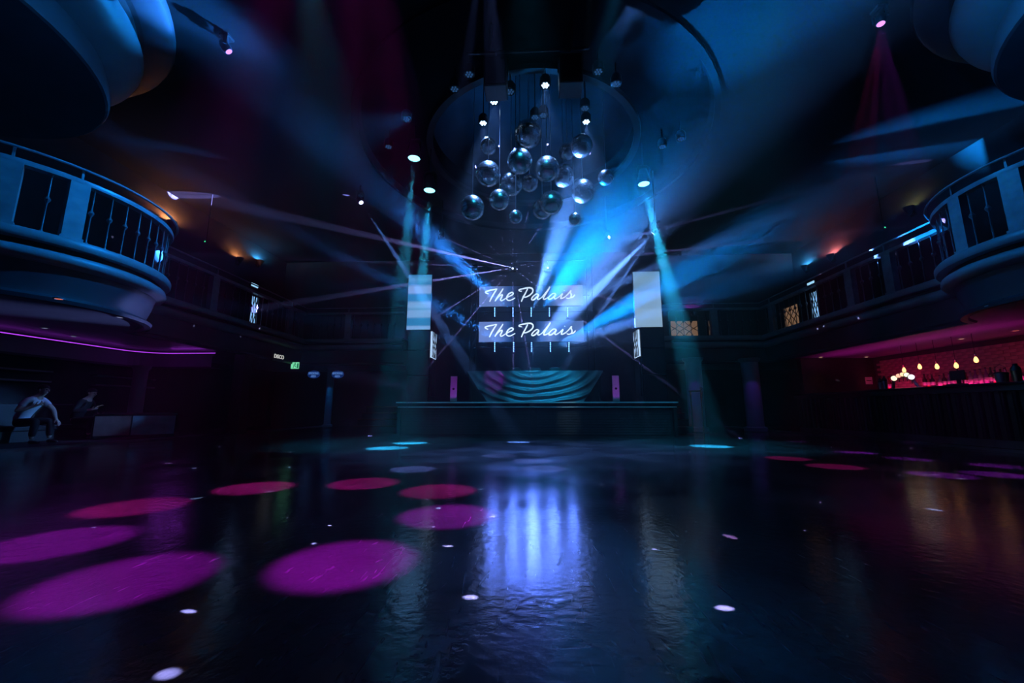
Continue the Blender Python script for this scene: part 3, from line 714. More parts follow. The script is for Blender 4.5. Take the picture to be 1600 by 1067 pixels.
for q in ((-.9,2.04),(-.59,2.92),(-.85,3.76),(-1.67,4.1),(-2.59,3.82),(-2.99,3.05),(-2.61,2.24),(-1.75,1.8)):
    spot('magenta_beam', s, (q[0],q[1],0), MAG if q[1] < 3.0 else (0.8,0.015,0.38), 7500, 5.6, 0.03, 0.5, t)
E4 = Vector((-0.6, 4.5, 7.4)); t, s = moving_head(E4, (-.6,5.5,0), M['lens_lilac'], 'ceiling effect light above the pale pools near the stage', 0.7)
for q in ((-1.47,5.07),(0.14,5.21),(-0.53,6.59),(-0.02,5.96)):
    spot('pale_beam', s, (q[0],q[1],0), (0.22,0.32,1.0), 6000, 4.6, 0.03, 0.25, t)
# blue washes of the rig, then added fill spots that have no fixture
W1 = Vector((-1.0, 6.5, 7.2)); W2 = Vector((1.05, 6.5, 7.2))
tr = thing('truss_bar', 'short black lighting bar under the ceiling recess', 'truss', (0, 6.5, 7.3))
MB().cyl((-1.15,0,0), (1.1,0,0), 0.03).build('bar', M['black'], tr)
for x in (-0.72, 0.8): MB().cyl((x,0,0), (x,0,ceil_z(x,6.5)-7.3), 0.015).build('hanger', M['steel'], tr)
for x, lb in ((-0.63,'left'),(0.75,'right')):
    b = thing('hanging_speaker', 'black box speaker hanging from the %s of the lighting bar' % lb, 'speaker', (x, 6.6, 6.8))
    MB().box((0,0,0.02), (0.42,0.4,0.62)).build('cabinet', M['black'], b, bevel=0.02)
    MB().box((0,-0.205,0.02), (0.36,0.012,0.56)).build('grille', M['blackg'], b)
    MB().tube([(-0.22,0,0.1),(-0.23,0,0.42),(0.23,0,0.42),(0.22,0,0.1)], 0.014).build('yoke', M['black'], b)
    MB().cyl((0,-0.1,0.42), (0,-0.1,0.5), 0.02).build('clamp', M['black'], b)
spot('blue_wash', (-2.6, 8.0, 7.3), (-8.0, 6.0, 3.6), BLUE, 2400, 44, 0.1, 1.0)
spot('blue_wash', (2.6, 8.0, 7.3), (8.2, 6.2, 3.4), BLUE, 700, 44, 0.1, 1.0)
spot('blue_wash', (-3.0, 2.5, 4.6), (-8.6, 5.4, 6.7), BLUE, 260, 50, 0.1, 1.0)
spot('blue_wash', (3.0, 2.5, 4.6), (8.6, 5.4, 6.9), BLUE, 900, 50, 0.1, 1.0)
spot('soffit_fill', (-3.4, 11.8, 1.3), (-7.9, 7.4, 2.45), (0.22,0.30,1.0), 2600, 15, 0.03, 1.0)  # unseen spot added by the stage to brighten the left bay soffit
spot('dome_fill', (0.9, 12.6, 4.9), (0.3, 10.2, 8.6), BLUE, 900, 70, 0.05, 1.0)  # blue up-light added to tint the dome, no fixture
spot('teal_fill', (1.4, 4.5, 7.5), (0.35, 12.1, 1.35), (0.01,0.42,0.9), 5500, 15, 0.05, 0.9)  # out-of-view spot added to turn the booth cloth teal
spot('teal_fill', (0.0, 4.5, 7.5), (0.0, 11.0, 0.9), CYAN, 700, 42, 0.05, 1.0)  # wide spot added to brighten the stage lip, no fixture
spot('slat_fill', (0.9, 4.5, 7.5), (0.95, 11.0, 0.45), (0.3,0.5,0.6), 2200, 4.5, 0.05, 0.9)  # out-of-view spot added to pick out the slats right of centre
for x_ in (-3.2, 3.4): spot('teal_fill', (x_, 4.4, 7.5), (x_*1.05, 8.9, 0.0), CYAN, 3000, 32, 0.05, 1.0)  # added pair of unseen spots puts teal on the floor before the stage
spot('purple_fill', (-2.2, 4.5, 7.5), (-1.15, 12.1, 1.65), PURP, 2200, 4, 0.05, 0.4)  # out-of-view spot added for the purple patch on the cloth

# LED par cans in and round the ceiling recess
PARS = [(772,160,1,'bright LED par can, left of the lighting bar'),(755,193,1,'bright LED par can above the small high left mirror ball'),(852,134,1,'bright LED par can between the hanging speakers'),(916,191,1,'bright LED par can above the hazy mirror ball'),
        (892,121,0,'dim LED par can in front of the right hanging speaker'),(884,141,0,'dim LED par can under the right hanging speaker'),(849,181,0,'dim LED par can right of the largest mirror ball cable'),(836,184,0,'dim LED par can right above the largest mirror ball'),(797,144,0,'dim LED par can below the left hanging speaker'),(914,170,0,'dim LED par can above the bright right one'),
        (635,187,0,'dim LED par can beside the left pendant pole'),(607,230,0,'dim LED par can farthest left under the ceiling ring'),(1064,218,0,'dim LED par can farthest right under the ceiling ring'),(1035,230,0,'dim LED par can left of the farthest right one'),(935,113,0,'dim LED par can high right of the lighting bar'),(963,132,0,'dim LED par can lower right of the lighting bar'),(710,140,0,'dim LED par can lower left of the lighting bar'),(733,117,0,'dim LED par can high left of the lighting bar')]
can_me = MB().lathe([(0.10,0),(0.115,0.01),(0.115,0.16),(0.08,0.22),(0,0.23)], n=18).mesh('can', M['black'], True)
def par_leds(m): 
    mb = MB()
    for k in range(6):
        a = 2*PI*k/6; mb.lathe([(0,-0.006),(0.02,0),(0.024,0.01)], (0.058*math.cos(a), 0.058*math.sin(a), 0), 8)
    return mb.lathe([(0,-0.006),(0.02,0),(0.024,0.01)], (0,0,0), 8).mesh('led_cluster', m)
led_on, led_off = par_leds(M['led_par']), par_leds(M['led_dim'])
face_me = MB().lathe([(0,0.012),(0.10,0.012)], n=18).mesh('face', M['black'])
for px, py, on, lb in PARS:
    p = at(px, py, Z=7.4); t = thing('par_can', lb, 'stage light', p)
    inst('can', can_me, t); inst('face', face_me, t); inst('led_cluster', led_on if on else led_off, t)
    MB().cyl((0,0,0.22), (0,0,ceil_z(p.x,p.y)-7.4), 0.012, n=6).build('drop_pole', M['black'], t)
    if on: spot('par_beam', p, p+Vector((0,-0.05,-1)), (0.15,0.36,1.0), 2200, 46, 0.05, 0.9, t)
# ------------------------------------------------------------------ bar
bc = thing('bar_counter', 'long dark bar counter with ribbed front', 'bar counter', (8.6, 4.0, 0.025))
MB().box((0.30, 4.9, 1.165), (0.72, 9.8, 0.05)).build('counter_top', M['blackg'], bc, bevel=0.012)
MB().box((0.02, 4.9, 1.09), (0.10, 9.78, 0.10)).build('nosing', M['wood'], bc)
MB().box((0.25, 4.9, 0.56), (0.4, 9.76, 1.12)).build('body', M['wood'], bc)
MB().box((0.10, 4.9, 0.07), (0.16, 9.7, 0.14)).build('kick_plate', M['steel'], bc)
rib_me = MB().lathe([(0.05,0),(0.05,0.86)], n=8, a0=PI/2, a1=3*PI/2).mesh('rib', M['blackg'], True)
for k in range(48): inst('rib', rib_me, bc, (0.05, 0.12+k*0.2, 0.16))
bs = thing('back_bar', 'back bar cabinet and shelf under the tiled wall', 'cabinet', (11.1, 8.7, 0.025))
MB().box((0.02, 2.6, 1.27), (0.5, 5.2, 0.04)).build('shelf', M['blackg'], bs)
MB().box((0.05, 2.6, 0.62), (0.4, 5.2, 1.24)).build('cabinet', M['wood'], bs)
for k in range(6): MB().box((-0.16, 0.45+k*0.86, 0.65), (0.03, 0.8, 1.1)).build('door', M['wood'], bs, bevel=0.01)
strip('bar_led', (10.9, 8.8, 1.325), (10.9, 13.8, 1.325), 0.03, (0.95,0.02,0.22), 11, (1, 0, 0.6))
strip('bar_led', (9.6, 8.2, 1.9), (9.6, 13.6, 1.9), 0.04, (0.80,0.02,0.50), 9, (0.35, 0, 1))
# beer font with five round lenses
tp = thing('beer_tap', 'arched chrome beer tap with five glowing round lenses', 'beer tap', at(1411,607,X=8.95))
C0 = tp.location
C0.z = 1.217
arcp = [at(x, y, X=8.95)-C0 for x, y in ((1396,607),(1396.5,597),(1398,591),(1404,587),(1410,585),(1416.5,585.5),(1424,589),(1430,597),(1437,607))]
for i_ in (0, 8): arcp[i_].z = 0.005
MB().tube(smooth_path(arcp, 5), 0.03, 8).build('arch', M['chrome'], tp, smooth=True)
for i in (0, 8): MB().lathe([(0,0),(0.07,0),(0.07,0.02),(0.03,0.04)], (arcp[i].x, arcp[i].y, -0.0), 14).build('foot', M['chrome'], tp)
lcol = [(1.0,0.85,0.55),(1.0,0.45,0.30),(1.0,0.62,0.35),(0.85,1.0,0.65),(1.0,0.85,0.95)]
for i, (x, y) in enumerate(((1397,591),(1404,587),(1410,585),(1416.5,585.5),(1424,589))):
    q = at(x, y, X=8.9)-C0; s = (1.25,1,1,1.05,1.25)[i]
    l = MB().lathe([(0,-0.02),(0.04*s,-0.015),(0.048*s,0)], q, 14, (1,0.9,0)).build('lens', emis('tap_lens', lcol[i], 1.5), tp)
    MB().lathe([(0.048*s,-0.012),(0.058*s,0),(0.05*s,0.03),(0,0.035)], q, 14, (1,0.9,0)).build('lens_ring', M['chrome'], l)
    MB().cyl(q+Vector((0.02,0.02,-0.06)), q+Vector((-0.01,-0.01,-0.15)), 0.012, n=6).build('spout', M['chrome'], tp)
# pendant filament bulbs
for (x, y), lb in zip(((1412.6,578),(1437,572.8),(1464,572.6),(1494,571),(1525,562)), ('farthest from the camera, above the beer tap','second along from the beer tap','third along from the beer tap','fourth along from the beer tap','nearest and highest, fifth along')):
    p = at(x, y, X=10.0); t = thing('pendant_bulb', 'glowing filament bulb pendant over the bar, '+lb, 'pendant lamp', p, 'pendant bulbs over the bar')
    MB().lathe([(0,-0.07),(0.03,-0.055),(0.042,-0.02),(0.036,0.02),(0.018,0.06),(0.014,0.08)], n=12).build('bulb', M['flame'], t, smooth=True)
    MB().lathe([(0.018,0.07),(0.022,0.08),(0.02,0.13),(0,0.14)], n=10).build('socket', M['brass'], t)
    MB().cyl((0,0,0.13), (0,0,2.44-p.z), 0.005, n=5).build('cord', M['black'], t)
    point('bulb_light', p+Vector((0,0,-0.02)), AMBER, 1.2, 0.04, t)
# bottles, shakers and glasses
def glassm(nm, col): return mat(nm, col, 0.12, var=0.1, spec=0.8)
GL = {'green': glassm('green_glass',(0.02,0.06,0.03)), 'clear': glassm('clear_spirit_glass',(0.35,0.33,0.36)), 'brown': glassm('brown_glass',(0.08,0.03,0.012)), 'red': glassm('red_glass',(0.35,0.03,0.03)), 'blue': glassm('blue_glass',(0.03,0.08,0.30)), 'purple': glassm('violet_glass',(0.28,0.10,0.35))}
def bottle(loc, h, r, col, lb, cap='black'):
    t = thing('bottle', lb, 'bottle', loc, 'bottles behind the bar')
    gb = MB().lathe([(0,0),(r*0.95,0),(r,0.02),(r,h*0.52),(r*0.85,h*0.60),(r*0.36,h*0.72),(r*0.32,h*0.92),(r*0.38,h*0.93),(r*0.36,h*0.955)], n=14).build('glass_body', GL[col], t, smooth=40)
    MB().lathe([(r*0.40,h*0.94),(r*0.40,h),(0,h)], n=12).build('cap', M[cap], t)
    MB().lathe([(r*1.01,h*0.18),(r*1.01,h*0.42)], n=14).build('paper_label', M['white'], gb)
seq = [('red',1390),('brown',1446),('red',1452),('green',1458),('clear',1470),('brown',1477),('purple',1485),('clear',1491),('green',1500),('red',1512),('clear',1519),('purple',1527),('clear',1535),('purple',1544),('green',1552),('red',1558),('brown',1567),('clear',1574),('green',1598)]
cn = {'red':'red','brown':'brown glass','green':'dark green','clear':'clear glass','purple':'violet-tinted'}
for i, (c, px) in enumerate(seq):
    p = at(px, 600, X=10.98); h = rnd.uniform(0.30, 0.42) + (0.06 if c == 'green' else 0)
    bottle((p.x, p.y, 1.315), h, rnd.uniform(0.042, 0.055), c, '%s bottle on the back bar shelf, %s bottle from the far end' % (cn[c], ('first','second','third','fourth','fifth','sixth','seventh','eighth','ninth','tenth','eleventh','twelfth','thirteenth','fourteenth','fifteenth','sixteenth','seventeenth','eighteenth','nineteenth')[i]))
for px, nm, m, h, r, lb in ((1376,'shaker','steel',0.30,0.05,'steel cocktail shaker at the far end of the counter'),(1383,'shaker','steel',0.34,0.055,'taller steel shaker beside the beer tap'),(1568,'ice_bucket','steel',0.20,0.10,'steel ice bucket near the right edge of the counter'),(1592,'shaker','brass',0.34,0.07,'brass-coloured shaker next to the ice bucket')):
    p = at(px, 602, X=8.85); t = thing(nm, lb, 'shaker' if nm == 'shaker' else 'ice bucket', (p.x, p.y, 1.216))
    if nm == 'shaker':
        MB().lathe([(0,0),(r*0.8,0),(r,h*0.62)], n=16).build('cup', M[m], t, smooth=40)
        MB().lathe([(r,h*0.62),(r*0.95,h*0.75),(r*0.55,h*0.86),(r*0.5,h*0.9)], n=16).build('shoulder', M['black'], t, smooth=40)
        MB().lathe([(r*0.5,h*0.88),(r*0.48,h),(0,h)], n=12).build('cap', M['black'], t, smooth=40)
    else:
        MB().lathe([(0,0),(r*0.8,0),(r,h),(r*0.95,h),(r*0.76,0.02),(0,0.02)], n=20).build('pail', M[m], t, smooth=40)
        MB().lathe([(r*1.0,h-0.02),(r*1.06,h-0.01),(r*1.0,h)], n=20).build('rim', M['chrome'], t, smooth=40)
        MB().tube([(r,0,h),(r*0.9,0,h+0.1),(0,0,h+0.15),(-r*0.9,0,h+0.1),(-r,0,h)], 0.006).build('handle', M['chrome'], t, smooth=True)
for px, h, lb in ((1496,0.36,'black till screen standing on the counter'),):
    p = at(px, 603, X=8.9); t = thing('till', lb, 'till', (p.x, p.y, 1.216))
    MB().box((0,0,0.02), (0.2,0.24,0.04)).build('base', M['black'], t); MB().box((0.05,0,0.12), (0.04,0.05,0.2)).build('stem', M['black'], t)
    MB().box((0.04,0,0.22), (0.03,0.3,0.2)).build('monitor', M['black'], t, bevel=0.01)
# downlights in soffits
dl = MB().lathe([(0.05,-0.012),(0.07,-0.012),(0.075,0.0)], n=18).mesh('trim_ring', M['white'], True)
def downlight(p, lens, lb, W=0, col=AMBER, aim=None):
    t = thing('downlight', lb, 'downlight', p); inst('trim_ring', dl, t); MB().lathe([(0,-0.008),(0.05,-0.008)], n=16).build('lamp', lens, t)
    if W: spot('downlight_beam', Vector(p)-Vector((0,0,0.03)), aim or (p[0],p[1],0), col, W, 60, 0.03, 0.8, t)
warm2 = emis('downlight_warm', (1.0,0.55,0.35), 1.0); red2 = emis('downlight_red', (1.0,0.22,0.12), 0.8); pale2 = emis('downlight_pale', (0.5,0.55,0.9), 0.5)
for (x, y), l, lb in (((1502,529),warm2,'small warm downlight over the back bar'),((1587,516),red2,'dim downlight over the bar at the right edge'),((1548,477),warm2,'small warm downlight under the right rounded bay'),
                      ((92,466),red2,'small red downlight under the left rounded bay'),((188,495),pale2,'dark downlight near the tip of the left rounded bay'),((70,512),pale2,'pale downlight in the left soffit by the purple cove'),((115,525),pale2,'dim downlight in the left soffit nearer the stage')):
    p = at(x, y, Z=2.44); downlight((p.x, p.y, 2.437), l, lb)
downlight((9.55, 13.75, 2.43), warm2, 'warm downlight washing the dark timber end wall', 3, AMBER)
downlight((11.0, 13.75, 2.43), warm2, 'warm downlight in the corner of the bar', 3, AMBER)
# notice on the end wall
nt_ = thing('notice', 'small pink-lit paper notice on the wall by the shaker', 'notice', (11.15, 13.98, 1.55)); MB().box((0,0,0.12), (0.22,0.012,0.24)).build('sheet', M['white'], nt_); MB().box((0,-0.008,0.12), (0.16,0.004,0.03)).build('print', M['wood'], nt_)

# ------------------------------------------------------------------ lattice windows, sconces, signs
def lattice_window(p, w, h, axis, e, lb):
    t = thing('lattice_window', lb, 'lattice window', p)
    pl = (lambda a, b: (a-w/2, -0.03, b)) if axis == 'y' else (lambda a, b: (-0.03*axis, a-w/2, b))
    c = [pl(x, z) for x in (0, w) for z in (0, h)]
    if axis == 'y': MB().box((0,0.01,h/2), (w,0.02,h)).build('lit_pane', e, t); fr = MB().box((-w/2,0,h/2),(0.04,0.06,h+0.06)).box((w/2,0,h/2),(0.04,0.06,h+0.06)).box((0,0,0),(w,0.06,0.04)).box((0,0,h),(w,0.06,0.04))
    else: MB().box((0.01*axis,0,h/2), (0.02,w,h)).build('lit_pane', e, t); fr = MB().box((0,-w/2,h/2),(0.06,0.04,h+0.06)).box((0,w/2,h/2),(0.06,0.04,h+0.06)).box((0,0,0),(0.06,w,0.04)).box((0,0,h),(0.06,w,0.04))
    fr.build('frame', M['black'], t)
    for c in range(3):
        for s in (-1, 1):
            pts = [pl(max(0.02, min(0.98, (c+0.5)/3+s*0.30*math.cos(PI*k/12)))*w, h*k/12) for k in range(13)]
            MB().tube(pts, 0.013, 5).build('bar', M['black'], t, smooth=True)
cyanp = emis('lattice_cyan', (0.25,0.55,0.95), 1.0, True); tanp = emis('lattice_tan', (0.30,0.17,0.10), 0.55); tand = emis('lattice_tan_dim', (0.20,0.12,0.08), 0.25)
q = at(1277,500,X=8.7); lattice_window((8.7,q.y,3.46), 0.34, 0.86, 1, cyanp, 'bright cyan lattice panel in the right balcony')
q = at(1240,514,X=8.7); lattice_window((8.7,q.y,3.46), 0.80, 0.70, 1, tanp, 'tan lattice panel left of the bright cyan one')
q = at(394,500,X=-9.05); lattice_window((-9.05,q.y,3.46), 0.36, 0.92, -1, cyanp, 'bright cyan lattice panel in the left balcony')
q = at(1070,532,Y=15.3); lattice_window((q.x,15.3,3.44), 1.05, 0.62, 'y', tanp, 'wide tan lattice panel beside the right LED screen')
q = at(1113,530,Y=15.3); lattice_window((q.x,15.3,3.44), 0.26, 0.62, 'y', tand, 'narrow dim lattice panel right of the wide one')
cy2 = emis('slot_cyan', (0.35,0.7,1.0), 1.0)
for (x, y, X, lb) in ((1267,443,8.7,'small bright slot lamp above the right cyan lattice'),(398,446,-9.05,'small bright slot lamp above the left cyan lattice')):
    p = at(x, y, X=X); t = thing('slot_lamp', lb, 'lamp', p)
    MB().box((0,0,0), (0.03,0.3,0.1)).build('glass', cy2, t); MB().box((0.03*(1 if X > 0 else -1),0,0), (0.05,0.36,0.16)).build('housing', M['black'], t)
    MB().box((0.03*(1 if X > 0 else -1),0,-0.14), (0.03,0.04,0.14)).build('stem', M['black'], t)
def sconce(p, nrm, col, W, lb, e, px=0.0):
    t = thing('wall_sconce', lb, 'wall lamp', p, 'wall sconces of the upper gallery'); n = Vector(nrm)
    o = n*0.14
    MB().box(n*0.02, (0.06 if n.x else 0.16, 0.16 if n.x else 0.06, 0.3)).build('back_plate', M['brass'], t)
    MB().lathe([(0.03,-0.12),(0.07,-0.05),(0.12,0.08),(0.14,0.14),(0.12,0.13),(0.05,-0.04),(0.0,-0.08)], o, 18).build('shade', M['dark_plaster'], t, smooth=50)
    MB().lathe([(0,-0.05),(0.035,-0.03),(0.035,0.05),(0,0.08)], o, 10).build('bulb', e, t)
    if W: point('sconce_light', Vector(p)+o+Vector((0,0,0.1)), col, W, 0.05, t)
amb = emis('sconce_amber', (1.0,0.3,0.08), 2.0); pnk = emis('sconce_pink', (1.0,0.25,0.3), 2.5); cys = emis('sconce_cyan', (0.1,0.5,1.0), 1.0)
for (x, y), sx, c, W, e, lb in (((262,352),-1,AMBER,130,amb,'amber wall sconce of the left gallery, nearer the rounded bay'), ((370,408),-1,AMBER,50,amb,'amber wall sconce of the left gallery, farther from the bay'), ((402,412),-1,(0.05,0.45,1.0),90,cys,'cyan wall light above the left cyan lattice'),
                         ((1303,403),1,(1.0,0.22,0.22),90,pnk,'pink wall sconce of the right gallery'), ((1262,420),1,(0.05,0.45,1.0),90,cys,'cyan wall light above the right cyan lattice')):
    p = at(x, y, X=sx*(XW-0.02)); 
    if p.y > Y1-0.2: p = at(x, y, Y=Y1-0.02); sconce(p, (0,-1,0), c, W, lb, e)
    else: sconce(p, (-sx,0,0), c, W, lb, e)
p = at(1081,489,Y=Y1-0.02); sconce(p, (0,-1,0), MAG, 16, 'magenta wall light above the wide tan lattice panel', emis('sconce_mag', (1.0,0.05,0.6), 1.2))
p = at(1428,330,X=XW-0.02); sconce(p, (-1,0,0), (0.6,0.6,0.2), 12, 'dull yellow wall light behind the right balcony rail', emis('sconce_yel', (0.8,0.8,0.3), 0.6))
for px, py, X, lb in ((320,377,-10.5,'green laser dot unit on the left gallery'),(1383,355,10.5,'green laser dot unit on the right gallery')):
    p = at(px, py, X=X); t = thing('laser_dot_unit', lb, 'laser', p)
    MB().box((0,0.06,0), (0.1,0.1,0.07)).build('case', M['black'], t); MB().lathe([(0,0),(0.02,0.004)], (0,-0.0,0), 10, (0,1,0)).build('lens', M['lens_green'], t)
    MB().cyl((0,0.06,0.03), (0,0.06,ZC-p.z), 0.012, n=6).build('drop_pole', M['black'], t)
# DISCO sign, exit sign, smoking area signs
def text(s, size, m, parent, loc, rot=(PI/2,0,0), nm='lettering', sx=1.0):
    c = bpy.data.curves.new(nm, 'FONT'); c.body = s; c.size = size; c.extrude = 0.004; c.align_x = 'CENTER'; c.align_y = 'CENTER'
    c.materials.append(m); o = bpy.data.objects.new(nm, c); COL.objects.link(o); o.parent = parent; o.location = loc; o.rotation_euler = rot; o.scale = (sx,1,1)
    me = bpy.data.meshes.new_from_object(o.evaluated_get(bpy.context.evaluated_depsgraph_get())); bpy.data.objects.remove(o)
    o = bpy.data.objects.new(nm, me); COL.objects.link(o); o.parent = parent; o.location = loc; o.rotation_euler = rot; o.scale = (sx,1,1); return o
pa, pb = at(428.5, 556, X=-8.90), at(443.5, 559, X=-8.90); p = (pa+pb)/2; wd = pb.y-pa.y
dg = thing('disco_sign', 'small lit sign reading DISCO on a dark board', 'sign', p); MB().box((-0.05,0,0), (0.08,wd*1.25,0.34)).build('board', M['black'], dg)
text('DISCO', 0.19, emis('disco_letters', (0.9,0.9,0.85), 0.75), dg, (0,0,0), (PI/2,0,PI/2), sx=wd/0.56)
p = at(461, 571, Y=14.6)
ex = thing('exit_sign', 'green lit emergency exit sign with running figure', 'exit sign', p)
MB().box((0,0.03,0), (0.34,0.05,0.27)).build('box', M['black'], ex); MB().box((0,0,0), (0.31,0.012,0.24)).build('panel', emis('exit_green', (0.20,0.75,0.42), 1.0), ex)
gd = emis('exit_dark', (0.01,0.22,0.10), 0.6)
MB().lathe([(0,0),(0.022,0),(0.022,0.004),(0,0.004)], (0.0,-0.008,0.085), 12, (0,-1,0)).tube([(0.0,-0.01,0.06),(-0.01,-0.01,0.0),(-0.05,-0.01,-0.03),(-0.06,-0.01,-0.09)], 0.011, 6).tube([(-0.01,-0.01,0.0),(0.03,-0.01,-0.04),(0.06,-0.01,-0.07)], 0.011, 6).tube([(-0.06,-0.01,0.0),(-0.03,-0.01,0.045),(0.0,-0.01,0.05),(0.04,-0.01,0.02)], 0.009, 6).build('running_figure', gd, ex)
MB().box((0.11,-0.008,-0.01), (0.06,0.004,0.18)).build('door_mark', gd, ex)
MB().cyl((0,0.03,0.13), (0,0.03,2.44-p.z), 0.01, n=6).build('drop_rod', M['steel'], ex) if p.z < 2.35 else None
bs_ = emis('sign_blue', (0.004,0.02,0.12), 0.8); bt_ = emis('sign_blue_text', (0.15,0.35,0.9), 0.7)
for px, lb in ((490,'left of the two blue oval signs reading SMOKING AREA'),(527.5,'right of the two blue oval signs reading SMOKING AREA')):
    p = at(px, 585, Y=15.6); t = thing('smoking_sign', lb, 'sign', p)
    MB().lathe([(0,0),(0.25,0),(0.25,0.03),(0,0.03)], (0,0,0), 32, (0,1,0), sx=1.0, sy=0.62).build('board', bs_, t)
    text('SMOKING', 0.13, bt_, t, (0,-0.008,0.04), sx=0.72); text('AREA', 0.12, bt_, t, (0,-0.008,-0.075), sx=0.72)
    MB().cyl((0,0.015,0.15), (0,0.015,2.44-p.z), 0.008, n=6).build('drop_rod', M['steel'], t)
p = at(513, 640, Y=16.4); o = MB().lathe([(0,0.02),(0.2,0.02),(0.2,0.1),(0.14,0.14),(0.14,2.38),(0.2,2.43)], (p.x, p.y, 0), 20).build('column', M['plaster'], smooth=35); struct(o, 'round column lit blue below the smoking signs')
spot('column_light', (p.x+0.3, p.y-1.0, 2.3), (p.x, p.y, 0.9), BLUE, 22, 40, 0.03)
for px, y, lb in ((1088,13.8,'stout pale column right of the stage stair'),(1178,14.0,'stout column beside the bar end')):
    p = at(px, 640, Y=y); o = MB().lathe([(0,0.02),(0.34,0.02),(0.34,0.14),(0.26,0.18),(0.26,2.30),(0.32,2.36),(0.34,2.43)], (p.x, p.y, 0), 24).build('column', M['plaster'], smooth=35); struct(o, lb)
    spot('column_light', (p.x-0.4, p.y-1.1, 2.3), (p.x, p.y, 0.6), (0.2,0.05,0.9), 14, 45, 0.03)
    spot('column_light', (p.x-0.3, p.y-1.0, 2.3), (p.x-0.2, p.y-1.4, 0.0), PURP, 20, 40, 0.03)
strip('cove_led', (-11.2, 2.0, 2.37), (-11.2, 10.4, 2.37), 0.03, (0.40,0.04,0.85), 2.5, (1, 0, -0.5))
strip('cove_led', (-10.5, 11.12, 2.37), (-9.5, 11.12, 2.37), 0.03, (0.40,0.04,0.85), 0.9, (0, -1, -0.5))
# ------------------------------------------------------------------ left seating and people
def rot_box(name, m, parent, c, d, bevel=0.0): return MB().box(c, d).build(name, m, parent, bevel=bevel)
bn = thing('low_cabinet', 'low two-panel cabinet with bright metal top edges beside the seats', 'cabinet', (-9.75, 9.66, 0.03))
bn.rotation_euler = (0, 0, math.atan2(1.29, 1.05))
rot_box('carcass', M['black'], bn, (0, 0.12, 0.30), (1.5, 0.22, 0.54))
rot_box('panel', mat('brown_panel', (0.22,0.11,0.10), 0.4), bn, (-0.42, -0.002, 0.31), (0.62, 0.02, 0.46))
rot_box('panel', mat('teal_panel', (0.25,0.38,0.44), 0.4), bn, (0.33, -0.002, 0.31), (0.82, 0.02, 0.46))
rot_box('top', M['blackg'], bn, (0, 0.12, 0.585), (1.54, 0.27, 0.03))
rot_box('front_edge', M['chrome'], bn, (0, -0.02, 0.585), (1.54, 0.012, 0.022)); rot_box('back_edge', M['chrome'], bn, (0.05, 0.25, 0.61), (1.3, 0.012, 0.022))
for x in (-0.65, 0.65): rot_box('foot', M['black'], bn, (x, 0.12, 0.015), (0.1, 0.2, 0.03))
sf = thing('banquette', 'long dark upholstered bench under the left balcony', 'bench', (-11.15, 7.9, 0.03))
rot_box('seat_base', M['black'], sf, (0, 0, 0.12), (0.6, 3.4, 0.22))
seatm = mat('dark_leather', (0.02,0.018,0.022), 0.4)
for k in range(4): rot_box('seat_cushion', seatm, sf, (0.02, -1.28+k*0.855, 0.29), (0.6, 0.84, 0.12), 0.03)
for k in range(4): rot_box('back_cushion', seatm, sf, (-0.3, -1.28+k*0.855, 0.58), (0.14, 0.84, 0.5), 0.03)
tb = thing('side_table', 'low table edge at the far left in front of the seats', 'table', (-10.6, 7.0, 0.03))
MB().lathe([(0,0.46),(0.3,0.46),(0.3,0.49),(0,0.49)], n=28).build('table_top', M['wood'], tb); MB().cyl((0,0,0.02),(0,0,0.46),0.03).build('stem', M['black'], tb); MB().lathe([(0,0),(0.2,0),(0.2,0.015),(0,0.025)], n=24).build('base', M['black'], tb)

def skin_obj(name, verts, edges, radii, m, parent=None, levels=2, root=0):
    me = bpy.data.meshes.new(name); me.from_pydata(verts, edges, []); me.materials.append(m)
    o = bpy.data.objects.new(name, me); COL.objects.link(o); o.parent = parent
    o.modifiers.new('skin', 'SKIN').use_smooth_shade = True
    sk = me.skin_vertices[0] if me.skin_vertices else None
    if sk is None:
        bpy.context.view_layer.objects.active = o
        bpy.ops.mesh.customdata_skin_add(); sk = me.skin_vertices[0]
    for i, r in enumerate(radii): sk.data[i].radius = (r, r) if not isinstance(r, tuple) else r
    sk.data[root].use_root = True
    s = o.modifiers.new('sub', 'SUBSURF'); s.levels = s.render_levels = levels
    return o
class Fig:
    def __init__(s): s.v = []; s.e = []; s.r = []
    def p(s, co, r, to=None):
        s.v.append(Vector(co)); s.r.append(r); i = len(s.v)-1
        if to is not None: s.e.append((to, i))
        return i
    def chain(s, start, pts):
        i = start
        for co, r in pts: i = s.p(co, r, i)
        return i
def hand(fig, wrist, d, n, curl=0.5, side=1):
    """palm and five bent fingers; d = pointing direction, n = palm normal"""
    d = Vector(d).normalized(); n = Vector(n).normalized(); n = (n-d*n.dot(d)).normalized(); w = d.cross(n)*side
    b = fig.v[wrist]
    palm = fig.p(b+d*0.05, (0.034,0.022), wrist); kn = fig.p(b+d*0.085, (0.036,0.018), palm)
    for k, (off, ln) in enumerate(((-0.030,0.070),(-0.010,0.080),(0.010,0.075),(0.030,0.058))):
        j0 = fig.p(b+d*0.098+w*off, 0.0095, kn)
        a = curl; j1 = fig.p(fig.v[j0]+(d*math.cos(a)+n*math.sin(a))*ln*0.5, 0.009, j0)
        a = curl*2.0; fig.p(fig.v[j1]+(d*math.cos(a)+n*math.sin(a))*ln*0.5, 0.008, j1)
    th = fig.p(b+d*0.035-w*0.036, 0.012, palm); th2 = fig.p(fig.v[th]+(d*0.7-w*0.5+n*0.5).normalized()*0.035, 0.0105, th)
    fig.p(fig.v[th2]+(d*0.9+n*0.6).normalized()*0.03, 0.009, th2)
